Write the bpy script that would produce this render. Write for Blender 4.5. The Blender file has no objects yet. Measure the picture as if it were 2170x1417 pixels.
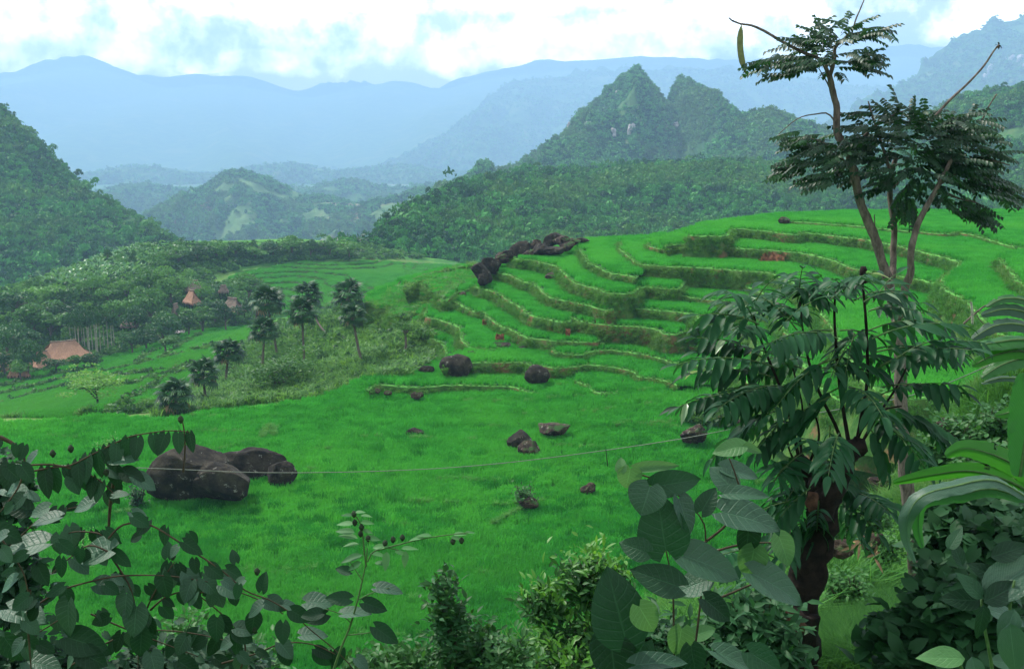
import bpy, math, random
import numpy as np
from mathutils import Vector, Matrix, noise as mnoise, geometry as mgeo
from mathutils.bvhtree import BVHTree

random.seed(7)
RNG = np.random.default_rng(11)
R = math.radians
scene = bpy.context.scene
C = scene.collection

# ------------------------------------------------------------------ camera
F = 2327.0                      # focal length in pixels of the 2170 px wide photograph
PITCH = R(11.61)
cam_d = bpy.data.cameras.new('camera')
cam_d.sensor_width = 36.0
cam_d.lens = 36.0 * F / 2170.0
cam_d.clip_start = 0.1
cam_d.clip_end = 20000
cam = bpy.data.objects.new('camera', cam_d)
cam.rotation_euler = (R(90) - PITCH, 0, 0)
C.objects.link(cam)
scene.camera = cam

# ------------------------------------------------------------------ light, sky, exposure
SUN_EL, SUN_AZ = R(52), R(-50)      # azimuth from +y towards +x : sun stands high, left and a little ahead
SKY_STRENGTH = 0.10
CLOUD = (46.0, 45.0, 43.0)
EXPOSURE = 0.60
HAZE_DENSITY = 0.00023
HAZE_COLOR = (0.44, 0.68, 1.0)
sd = bpy.data.lights.new('sun', 'SUN')
sd.energy = 3.9
sd.angle = R(4)
sd.color = (1.0, 0.95, 0.87)
sun = bpy.data.objects.new('sun', sd)
dirv = Vector((math.sin(SUN_AZ) * math.cos(SUN_EL), math.cos(SUN_AZ) * math.cos(SUN_EL), math.sin(SUN_EL)))
sun.rotation_euler = dirv.to_track_quat('Z', 'Y').to_euler()
sun.location = (0, 0, 60)
C.objects.link(sun)
vs = scene.view_settings
scene.display_settings.display_device = 'sRGB'
vs.view_transform = 'Standard'; vs.look = 'None'; vs.exposure = EXPOSURE; vs.gamma = 1.0
vs.use_curve_mapping = False
scene.cycles.max_bounces = 6
scene.cycles.diffuse_bounces = 3
scene.cycles.glossy_bounces = 2
scene.cycles.transmission_bounces = 4
scene.cycles.transparent_max_bounces = 6
scene.cycles.volume_bounces = 2
scene.cycles.sample_clamp_indirect = 6
scene.cycles.use_denoising = True

_c, _s = math.cos(PITCH), math.sin(PITCH)
FWD = Vector((0, _c, -_s)); UPV = Vector((0, _s, _c)); RT = Vector((1, 0, 0))
def ray(px, py):
    return FWD + RT * ((px - 1085.0) / F) - UPV * ((py - 708.5) / F)
def P(px, py, D):
    r = ray(px, py); return r * (D / r.y)
def PZ(px, py, z):
    r = ray(px, py); return r * (z / r.z)
def PXM(D):                     # metres per photo pixel at distance D
    return D / F

class NT:
    def __init__(s, nt): s.nt = nt; s.n = nt.nodes; s.l = nt.links
    def add(s, t, **k):
        nd = s.n.new(t)
        for a, b in k.items(): setattr(nd, a, b)
        return nd
    def put(s, sock, v):
        if v is None: return
        if isinstance(v, bpy.types.NodeSocket): s.l.new(v, sock)
        else: sock.default_value = v
    def math(s, op, a, b=None, c=None, clamp=False):
        nd = s.add('ShaderNodeMath', operation=op, use_clamp=clamp)
        s.put(nd.inputs[0], a); s.put(nd.inputs[1], b); s.put(nd.inputs[2], c)
        return nd.outputs[0]
    def mix(s, f, a, b):
        nd = s.add('ShaderNodeMix', data_type='RGBA')
        s.put(nd.inputs[0], f)
        s.put(nd.inputs[6], a if isinstance(a, bpy.types.NodeSocket) else (*a, 1)); s.put(nd.inputs[7], b if isinstance(b, bpy.types.NodeSocket) else (*b, 1))
        return nd.outputs[2]
    def ramp(s, v, a, b):          # smoothstep from a to b
        nd = s.add('ShaderNodeMapRange', interpolation_type='SMOOTHSTEP')
        s.put(nd.inputs[0], v); nd.inputs[1].default_value = a; nd.inputs[2].default_value = b
        return nd.outputs[0]
    def noise(s, vec, scale, detail=4, rough=0.55, dist=0.0):
        nd = s.add('ShaderNodeTexNoise')
        s.put(nd.inputs['Vector'], vec); nd.inputs['Scale'].default_value = scale
        nd.inputs['Detail'].default_value = detail; nd.inputs['Roughness'].default_value = rough
        nd.inputs['Distortion'].default_value = dist
        return nd.outputs[0]

# ---- world: Nishita sky, broken bright cloud
w = bpy.data.worlds.new('World'); scene.world = w; w.use_nodes = True
N = NT(w.node_tree); N.n.clear()
sky = N.add('ShaderNodeTexSky', sky_type='NISHITA', sun_disc=False)
sky.sun_elevation = SUN_EL; sky.sun_rotation = SUN_AZ
sky.altitude = 600; sky.air_density = 1.0; sky.dust_density = 1.2; sky.ozone_density = 1.6
tc = N.add('ShaderNodeTexCoord'); sep = N.add('ShaderNodeSeparateXYZ'); N.l.new(tc.outputs['Generated'], sep.inputs[0])
az = N.math('ARCTAN2', sep.outputs[0], sep.outputs[1]); el = N.math('ARCSINE', sep.outputs[2])
n1 = N.noise(tc.outputs['Generated'], 26, 7, 0.58, 0.0); n2 = N.noise(tc.outputs['Generated'], 5, 5, 0.55)
wob = N.math('SUBTRACT', n1, 0.5)
def cpx(px, py):
    r = ray(px, py).normalized(); return math.atan2(r.x, r.y), math.asin(r.z)
best = None
for (px, py, rx, ry, st) in [(1150, 96, 330, 66, 1.0), (1340, 75, 190, 75, 1.0), (985, 118, 160, 48, 1.0), (1000, 0, 640, 42, 1.0), (560, 8, 240, 48, .9), (400, 20, 800, 130, .55), (1250, 120, 300, 50, 1.0),
                             (545, 128, 112, 32, .8), (425, 146, 60, 12, .6), (240, 50, 110, 55, .5), (0, 15, 90, 50, .5), (1640, 60, 160, 75, .6), (2075, 40, 140, 62, 1.0),
                             (1560, 10, 220, 40, .8), (225, 160, 60, 35, .25), (0, 160, 60, 60, .35), (1900, 0, 160, 30, .6), (820, 70, 60, 22, .25)]:
    a0, e0 = cpx(px, py); ra = rx / F; re = ry / F
    u = N.math('DIVIDE', N.math('SUBTRACT', az, a0), ra); v = N.math('DIVIDE', N.math('SUBTRACT', el, e0), re)
    d = N.math('ADD', N.math('MULTIPLY', u, u), N.math('MULTIPLY', v, v))
    b = N.math('MULTIPLY', N.math('SUBTRACT', 1.15, d), 1.0)
    b = N.math('MINIMUM', b, st)
    best = b if best is None else N.math('MAXIMUM', best, b)
m_bank = N.math('ADD', best, N.math('MULTIPLY', wob, 3.6))
m_bank = N.ramp(m_bank, -0.1, 1.7)
high = N.ramp(el, 0.085, 0.2)       # the deck goes on overhead, broken
m_high = N.math('MULTIPLY', high, N.ramp(n2, 0.36, 0.6))
veil = N.math('MULTIPLY', N.ramp(n2, 0.3, 0.75), 0.10)
mask = N.math('MAXIMUM', N.math('MAXIMUM', m_bank, m_high), veil)
lowc = N.ramp(el, 0.14, 0.06)
cloudc = N.mix(lowc, (12.0, 12.2, 12.6), CLOUD)
colr = N.mix(mask, sky.outputs[0], cloudc)
bg = N.add('ShaderNodeBackground'); N.l.new(colr, bg.inputs[0]); bg.inputs[1].default_value = SKY_STRENGTH
wo = N.add('ShaderNodeOutputWorld'); N.l.new(bg.outputs[0], wo.inputs[0])

# ------------------------------------------------------------------ helpers: numpy noise, meshes
def _hash(ix, iy, seed):
    h = (ix.astype(np.int64) * 374761393 + iy.astype(np.int64) * 668265263 + seed * 974634777) & 0xFFFFFFFF
    h = ((h ^ (h >> 13)) * 1274126177) & 0xFFFFFFFF
    h = (h ^ (h >> 16)) & 0xFFFFFFFF
    return h / 4294967295.0
def vnoise(x, y, seed=0):
    x = np.asarray(x, float); y = np.asarray(y, float)
    ix = np.floor(x); iy = np.floor(y); fx = x - ix; fy = y - iy
    fx = fx * fx * (3 - 2 * fx); fy = fy * fy * (3 - 2 * fy)
    a = _hash(ix, iy, seed); b = _hash(ix + 1, iy, seed); c = _hash(ix, iy + 1, seed); d = _hash(ix + 1, iy + 1, seed)
    return (a + (b - a) * fx) * (1 - fy) + (c + (d - c) * fx) * fy
def fbm(x, y, seed=0, oct=4, gain=.5):
    s = 0; a = 1; t = 0; x = np.asarray(x, float); y = np.asarray(y, float)
    for k in range(oct):
        s = s + a * vnoise(x * 2 ** k + 17.3 * k, y * 2 ** k - 9.1 * k, seed + k); t += a; a *= gain
    return s / t
def mesh_np(name, V, Fc, mat=None, uv=None, smooth=True):
    V = np.asarray(V, np.float32); Fc = np.asarray(Fc, np.int32); k = Fc.shape[1]
    me = bpy.data.meshes.new(name)
    me.vertices.add(len(V)); me.vertices.foreach_set('co', V.ravel())
    me.loops.add(Fc.size); me.loops.foreach_set('vertex_index', Fc.ravel())
    me.polygons.add(len(Fc)); me.polygons.foreach_set('loop_start', np.arange(0, Fc.size, k, dtype=np.int32))
    me.polygons.foreach_set('loop_total', np.full(len(Fc), k, np.int32))
    if smooth: me.polygons.foreach_set('use_smooth', np.ones(len(Fc), bool))
    me.update(calc_edges=True)
    if uv is not None:
        l = me.uv_layers.new(name='uv'); l.data.foreach_set('uv', np.asarray(uv, np.float32)[Fc.ravel()].ravel())
    if mat is not None: me.materials.append(mat)
    return me
def tag(o, label=None, cat=None, group=None, kind=None):
    if label: o['label'] = label
    if cat: o['category'] = cat
    if group: o['group'] = group
    if kind: o['kind'] = kind
    return o
def obj(name, me, parent=None, M=None):
    o = bpy.data.objects.new(name, me); C.objects.link(o)
    if parent is not None: o.parent = parent
    if M is not None: o.matrix_basis = M
    return o
def empty(name, loc, label, cat, group=None):
    o = bpy.data.objects.new(name, None); C.objects.link(o); o.location = loc
    o.empty_display_size = .3
    return tag(o, label, cat, group)
def copy_tree(root, loc, rz=0, sc=1.0, label=None):
    def cp(o, parent):
        c = o.copy(); C.objects.link(c)
        if parent is not None: c.parent = parent
        for ch in o.children: cp(ch, c)
        return c
    c = cp(root, None); c.location = loc; c.rotation_euler = (0, 0, rz); c.scale = (sc, sc, sc) if not isinstance(sc, tuple) else sc
    if label: c['label'] = label
    return c

class Acc:                          # collects triangles
    def __init__(s): s.V = []; s.F = []; s.U = []; s.n = 0
    def add(s, V, Fc, U=None):
        V = np.asarray(V, float); s.V.append(V); s.F.append(np.asarray(Fc, int) + s.n)
        s.U.append(np.zeros((len(V), 2)) if U is None else U); s.n += len(V)
    def mesh(s, name, mat, origin=(0, 0, 0), smooth=True):
        if not s.V: return None
        return mesh_np(name, np.concatenate(s.V) - np.array(origin), np.concatenate(s.F), mat, np.concatenate(s.U), smooth)
def grid_faces(nu, nv, closed=False):
    i = np.arange(nu - 1)[:, None]; j = np.arange(nv if closed else nv - 1)[None, :]; j2 = (j + 1) % nv
    a = i * nv + j; b = i * nv + j2; c = (i + 1) * nv + j2; d = (i + 1) * nv + j
    return np.concatenate([np.stack([a, b, c], -1).reshape(-1, 3), np.stack([a, c, d], -1).reshape(-1, 3)])
def smooth_line(pts, step):
    pts = np.asarray(pts, float)
    out = []
    n = len(pts)
    for i in range(n - 1):
        p0 = pts[max(i - 1, 0)]; p1 = pts[i]; p2 = pts[i + 1]; p3 = pts[min(i + 2, n - 1)]
        L = np.linalg.norm((p2 - p1)[:3]); k = max(1, int(math.ceil(L / step)))
        for t in np.arange(k) / k:
            out.append(.5 * (2 * p1 + (p2 - p0) * t + (2 * p0 - 5 * p1 + 4 * p2 - p3) * t * t + (3 * p1 - p0 - 3 * p2 + p3) * t ** 3))
    out.append(pts[-1]); return np.array(out)
def tube(acc, pts, radii, sides=7, jag=0.0, step=None):
    pts = np.asarray([list(p) for p in pts], float); radii = np.asarray(radii, float)
    q = np.concatenate([pts, radii[:, None]], 1)
    L = np.linalg.norm(np.diff(pts, axis=0), axis=1).sum()
    q = smooth_line(q, step or max(L / (3.0 * len(pts)), 1e-3)); p = q[:, :3]; r = np.maximum(q[:, 3], 1e-4)
    t = np.gradient(p, axis=0); t /= np.linalg.norm(t, axis=1)[:, None] + 1e-9
    ref = np.array([0.31, -0.9, 0.27]); x = np.cross(t, ref); x /= np.linalg.norm(x, axis=1)[:, None] + 1e-9; y = np.cross(t, x)
    th = np.linspace(0, 2 * math.pi, sides, endpoint=False)
    rr = r[:, None] * (1 + jag * (RNG.random((len(r), sides)) - .5))
    V = p[:, None] + rr[..., None] * (x[:, None] * np.cos(th)[None, :, None] + y[:, None] * np.sin(th)[None, :, None])
    n = len(p)
    V = V.reshape(-1, 3); Fc = grid_faces(n, sides, True)
    V = np.vstack([V, p[-1] + t[-1] * r[-1] * .6]); k = len(V) - 1; j = np.arange(sides)
    Fc = np.vstack([Fc, np.stack([(n - 1) * sides + j, (n - 1) * sides + (j + 1) % sides, np.full(sides, k)], -1)])
    U = np.zeros((len(V), 2)); U[:-1, 0] = np.tile(np.arange(sides) / sides, n); U[:-1, 1] = np.repeat(np.arange(n) * .1, sides)
    acc.add(V, Fc, U)

def leaf(L=1.0, W=.5, shape='ovate', n=5, cols=3, droop=.2, fold=.25, ripple=0.0, seed=0):
    t = np.linspace(0, 1, n + 1) ** (1.35 if shape == 'heart' else 1.0); h = cols // 2; c = np.arange(-h, h + 1) / h
    if shape == 'heart': w_ = np.where(t < .3, .30 + .70 * np.sin(t / .3 * math.pi / 2) ** .7, np.clip(1 - ((t - .3) / .7) ** 1.8, 0, 1) ** .85)
    elif shape == 'lance': w_ = np.sin(math.pi * np.clip(t, .0, 1) ** .85) ** .8
    elif shape == 'rhomb': w_ = np.where(t < .3, t / .3, (1 - t) / .7)
    elif shape == 'oblong': w_ = np.clip(np.sin(math.pi * t ** .9) * 1.5, 0, 1) ** .8
    else: w_ = np.sin(math.pi * t ** .72) ** .9
    w_ = np.maximum(w_, .015)
    X = c[None, :] * (w_ * W / 2)[:, None]
    Y = (t * L)[:, None] + 0 * X
    if shape == 'heart': Y = Y - (np.abs(c)[None, :] ** 1.1) * .20 * L * ((1 - t)[:, None]) ** 3
    Z = fold * np.abs(X) - droop * L * (t ** 2)[:, None]
    if ripple:
        rg = np.random.default_rng(seed); Z = Z + ripple * L * np.sin(t * 9 + rg.random() * 6)[:, None] * np.abs(c)[None, :] * np.sign(c + .01)[None, :]
    V = np.stack([X, Y, Z], -1).reshape(-1, 3); U = np.stack([c[None, :] * .5 + .5 + 0 * Y, t[:, None] + 0 * X], -1).reshape(-1, 2)
    return V, grid_faces(n + 1, cols), U
def basis(pos, d, up=(0, 0, 1), s=1.0):
    y = Vector(d).normalized(); x = y.cross(Vector(up))
    if x.length < 1e-4: x = y.cross(Vector((1, 0, 0)))
    x.normalize(); z = x.cross(y)
    M = Matrix((( x.x * s, y.x * s, z.x * s, pos[0]), (x.y * s, y.y * s, z.y * s, pos[1]), (x.z * s, y.z * s, z.z * s, pos[2]), (0, 0, 0, 1)))
    return M
def xf(V, M):
    A = np.array(M); return V @ A[:3, :3].T + A[:3, 3]
def blade_patch(nb, size, h, wd, lean, seed, spread=1.0):
    """nb thin bent blades on a size x size square"""
    g = np.random.default_rng(seed)
    cl = g.random((max(nb // 3, 1), 2)) * size - size / 2
    b = cl[g.integers(0, len(cl), nb)] + g.normal(0, .06 * spread, (nb, 2))
    a = g.random(nb) * 2 * math.pi; hh = h * (.7 + .5 * g.random(nb)); ln = lean * hh * (.3 + g.random(nb))
    dx, dy = np.cos(a), np.sin(a); w2 = wd * (.6 + .6 * g.random(nb)) / 2
    p0 = np.stack([b[:, 0] - dy * w2, b[:, 1] + dx * w2, 0 * a], -1); p1 = np.stack([b[:, 0] + dy * w2, b[:, 1] - dx * w2, 0 * a], -1)
    m = np.stack([b[:, 0] + dx * ln * .35, b[:, 1] + dy * ln * .35, hh * .65], -1)
    mo = np.stack([-dy * w2 * .8, dx * w2 * .8, 0 * a], -1)
    tp = np.stack([b[:, 0] + dx * ln, b[:, 1] + dy * ln, hh * (1 - .25 * g.random(nb))], -1)
    V = np.stack([p0, p1, m + mo, m - mo, tp], 1).reshape(-1, 3)
    k = np.arange(nb)[:, None] * 5
    Fc = np.concatenate([k + np.array([[0, 1, 3]]), k + np.array([[0, 3, 2]]), k + np.array([[2, 3, 4]])])
    return V, Fc

# ------------------------------------------------------------------ materials
def principled(name):
    m = bpy.data.materials.new(name); m.use_nodes = True; n = NT(m.node_tree)
    b = next(x for x in n.n if x.type == 'BSDF_PRINCIPLED'); out = next(x for x in n.n if x.type == 'OUTPUT_MATERIAL')
    return m, n, b, out
def leafmat(name, c1, c2, rough=.5, trans=.3, vein=0, obj_var=.5, spec=.35, patch=0.0, c3=None, patch_scale=.05, back=None):
    m, n, b, out = principled(name)
    oi = n.add('ShaderNodeObjectInfo'); geo = n.add('ShaderNodeNewGeometry')
    rnd = oi.outputs['Random']
    nz = n.noise(geo.outputs['Position'], 3.0 if not patch else patch_scale * 9, 3)
    f = n.math('ADD', n.math('MULTIPLY', rnd, obj_var), n.math('MULTIPLY', nz, 1 - obj_var), clamp=True)
    f = n.ramp(f, .15, .8)
    col = n.mix(f, c1, c2)
    if c3 is not None:
        pn = n.noise(geo.outputs['Position'], patch_scale, 3)
        col = n.mix(n.math('MULTIPLY', n.ramp(pn, .45, .65), patch), col, c3)
    bump = None
    if vein:
        uv = n.add('ShaderNodeUVMap'); sp = n.add('ShaderNodeSeparateXYZ'); n.l.new(uv.outputs[0], sp.inputs[0])
        ax = n.math('ABSOLUTE', n.math('SUBTRACT', sp.outputs[0], .5))
        ph = n.math('SUBTRACT', n.math('MULTIPLY', sp.outputs[1], vein), n.math('MULTIPLY', ax, vein * .55))
        wv = n.math('ABSOLUTE', n.math('SUBTRACT', n.math('FRACT', ph), .5))
        vl = n.math('SUBTRACT', 1.0, n.ramp(wv, 0.0, .12))
        mid = n.math('SUBTRACT', 1.0, n.ramp(ax, 0.0, .035))
        vv = n.math('MAXIMUM', n.math('MULTIPLY', vl, .55), mid)
        col = n.mix(n.math('MULTIPLY', vv, .3), col, tuple(min(1, x * 2.0 + .03) for x in c2))
        sp2 = n.noise(uv.outputs[0], 9, 4)
        col = n.mix(n.math('MULTIPLY', n.ramp(sp2, .6, .75), .35), col, tuple(x * .45 for x in c1))
        bp = n.add('ShaderNodeBump'); bp.inputs['Strength'].default_value = .35; bp.inputs['Distance'].default_value = .01
        n.l.new(n.math('SUBTRACT', n.noise(uv.outputs[0], 14, 3), vv), bp.inputs['Height']); bump = bp.outputs[0]
        n.l.new(bump, b.inputs['Normal'])
    if back is not None: col = n.mix(geo.outputs['Backfacing'], col, back)
    n.l.new(col, b.inputs['Base Color']); b.inputs['Roughness'].default_value = rough
    b.inputs['Specular IOR Level'].default_value = spec
    if trans > 0:
        tr = n.add('ShaderNodeBsdfTranslucent')
        tcx = n.mix(.5, col, tuple(min(1, x * 1.7) for x in (c2[0] * 1.2, c2[1], c2[2] * .5)))
        n.l.new(tcx, tr.inputs[0])
        ms = n.add('ShaderNodeMixShader'); ms.inputs[0].default_value = trans
        n.l.new(b.outputs[0], ms.inputs[1]); n.l.new(tr.outputs[0], ms.inputs[2]); n.l.new(ms.outputs[0], out.inputs[0])
    return m
def groundmat(name, cols, scale=.4, rough=.95, bump=.3, streak=False):
    """noise mix of three colours, optional vertical streaks"""
    m, n, b, out = principled(name)
    geo = n.add('ShaderNodeNewGeometry'); pos = geo.outputs['Position']
    if streak:
        mp = n.add('ShaderNodeMapping'); mp.inputs['Scale'].default_value = (1, 1, .25); n.l.new(pos, mp.inputs[0]); pos2 = mp.outputs[0]
    else: pos2 = pos
    a = n.ramp(n.noise(pos2, scale, 5, .6), .38, .62); c = n.ramp(n.noise(pos, scale * .37, 5, .65), .52, .64)
    fine = n.noise(pos2, scale * 9, 4, .7)
    col = n.mix(a, cols[0], cols[1]); col = n.mix(c, col, cols[2])
    hv = n.add('ShaderNodeHueSaturation'); n.l.new(col, hv.inputs['Color']); n.l.new(n.math('ADD', n.math('MULTIPLY', fine, 1.1), .42), hv.inputs['Value'])
    n.l.new(hv.outputs[0], b.inputs['Base Color']); b.inputs['Roughness'].default_value = rough; b.inputs['Specular IOR Level'].default_value = .15
    bp = n.add('ShaderNodeBump'); bp.inputs['Strength'].default_value = bump; bp.inputs['Distance'].default_value = .2
    n.l.new(fine, bp.inputs['Height']); n.l.new(bp.outputs[0], b.inputs['Normal'])
    return m
def rockmat(name, dark, mid, lichen, lich=.5, scale=1.0, moss=None):
    m, n, b, out = principled(name)
    tcx = n.add('ShaderNodeTexCoord'); pos = tcx.outputs['Object']; geo = n.add('ShaderNodeNewGeometry')
    a = n.ramp(n.noise(pos, 1.3 * scale, 6, .65), .35, .68); f = n.noise(pos, 11 * scale, 6, .7); l = n.noise(pos, 2.3 * scale, 9, .78, .3)
    col = n.mix(a, dark, mid); col = n.mix(n.math('MULTIPLY', n.ramp(l, .60 - .1 * lich, .64), .8), col, lichen)
    if moss:
        sp = n.add('ShaderNodeSeparateXYZ'); n.l.new(geo.outputs['Normal'], sp.inputs[0])
        mm = n.math('MULTIPLY', n.ramp(sp.outputs[2], .2, .8), n.ramp(n.noise(pos, .8 * scale, 4), .45, .6)); col = n.mix(mm, col, moss)
    hv = n.add('ShaderNodeHueSaturation'); n.l.new(col, hv.inputs['Color']); n.l.new(n.math('ADD', f, .5), hv.inputs['Value'])
    n.l.new(hv.outputs[0], b.inputs['Base Color']); b.inputs['Roughness'].default_value = .9; b.inputs['Specular IOR Level'].default_value = .2
    bp = n.add('ShaderNodeBump'); bp.inputs['Strength'].default_value = .8; bp.inputs['Distance'].default_value = .12
    n.l.new(n.math('ADD', f, l), bp.inputs['Height']); n.l.new(bp.outputs[0], b.inputs['Normal'])
    return m
def plainmat(name, c, rough=.8, nscale=6, var=.35, streak=None):
    m, n, b, out = principled(name)
    tcx = n.add('ShaderNodeTexCoord'); pos = tcx.outputs['Object']
    if streak:
        mp = n.add('ShaderNodeMapping'); mp.inputs['Scale'].default_value = streak; n.l.new(pos, mp.inputs[0]); pos = mp.outputs[0]
    f = n.noise(pos, nscale, 6, .7)
    col = n.mix(n.ramp(f, .3, .7), tuple(x * (1 - var) for x in c), tuple(min(1, x * (1 + var)) for x in c))
    n.l.new(col, b.inputs['Base Color']); b.inputs['Roughness'].default_value = rough; b.inputs['Specular IOR Level'].default_value = .25
    bp = n.add('ShaderNodeBump'); bp.inputs['Strength'].default_value = .5; bp.inputs['Distance'].default_value = .02
    n.l.new(f, bp.inputs['Height']); n.l.new(bp.outputs[0], b.inputs['Normal'])
    return m

M = {}
M['rice'] = leafmat('rice', (.008, .125, .020), (.040, .31, .042), .8, .35, 0, .5, .06, .8, (.085, .38, .05), .07)
M['rice_far_lit'] = leafmat('rice_far_lit', (.018, .20, .028), (.06, .38, .052), .8, .4, 0, .5, .06, .6, (.11, .44, .055), .05)  # brighter copy of the rice: the lit look of the farther field put into colour
M['rice_dark'] = leafmat('rice_dark', (.012, .12, .024), (.028, .22, .035), .55, .3, 0, .35, .25)
M['bund'] = leafmat('bund_grass', (.05, .22, .04), (.12, .34, .07), .6, .3, 0, .5, .2)
M['riser_grass'] = leafmat('riser_grass', (.02, .12, .018), (.08, .25, .035), .6, .3, 0, .6, .15, .5, (.13, .21, .05), .22)
M['soil'] = groundmat('terrace_bank', [(.03, .10, .018), (.07, .15, .03), (.15, .095, .045)], 1.1, .95, .5, True)
M['mud'] = groundmat('paddy_mud', [(.015, .075, .018), (.03, .13, .025), (.04, .11, .03)], .5)
M['red_soil'] = groundmat('red_soil', [(.24, .10, .05), (.36, .16, .08), (.14, .11, .045)], 2.2, .95, .8)
M['terrain'] = groundmat('valley_grass', [(.03, .10, .02), (.075, .18, .035), (.06, .14, .03)], .09, .95, .5)
M['hill_pale'] = groundmat('hill_clearings', [(.06, .14, .04), (.10, .18, .06), (.22, .17, .10)], .02, .95, .4)
M['hill'] = groundmat('hill_grass', [(.025, .085, .022), (.06, .14, .035), (.10, .15, .05)], .02, .95, .4)
M['far_field'] = groundmat('valley_floor', [(.035, .11, .05), (.07, .17, .07), (.20, .22, .14)], .012, .95, .2)
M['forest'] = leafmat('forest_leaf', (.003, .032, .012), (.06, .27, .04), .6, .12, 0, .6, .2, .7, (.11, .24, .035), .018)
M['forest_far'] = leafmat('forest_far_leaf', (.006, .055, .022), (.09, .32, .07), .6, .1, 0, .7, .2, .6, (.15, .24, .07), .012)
M['rock'] = rockmat('dark_rock', (.010, .009, .007), (.050, .043, .030), (.30, .29, .25), .1, .8)
M['rock_brown'] = rockmat('brown_rock', (.016, .012, .010), (.11, .07, .05), (.36, .33, .29), .4, 1.2, (.03, .09, .02))
M['limestone'] = rockmat('limestone_cliff', (.22, .20, .19), (.55, .50, .47), (.75, .72, .68), .7, .2)
M['bark'] = plainmat('grey_bark', (.12, .10, .082), .9, 16, .55, (1, 1, .35))
M['bark_dark'] = plainmat('dark_bark', (.014, .010, .008), .95, 14, .85)
M['bark_pale'] = plainmat('pale_bark', (.30, .31, .24), .9, 5, .4)
M['twig'] = plainmat('twig', (.05, .038, .022), .8, 20, .4)
M['green_stem'] = plainmat('green_stem', (.05, .11, .03), .6, 20, .3)
M['thatch'] = plainmat('thatch', (.31, .18, .115), .95, 3.5, .4, (1, 1, 5))
M['thatch_grey'] = plainmat('grey_thatch', (.20, .15, .115), .95, 3.5, .45, (1, 1, 5))
M['bamboo_wall'] = plainmat('woven_wall', (.12, .09, .07), .9, 8, .4)
M['white'] = plainmat('white_cloth', (.78, .66, .70), .8, 3, .08)
M['straw'] = plainmat('dry_leaf', (.34, .22, .12), .85, 9, .5)

M['bund_soil'] = groundmat('bund_turf', [(.07, .24, .045), (.11, .32, .06), (.09, .2, .05)], 1.5)
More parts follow.
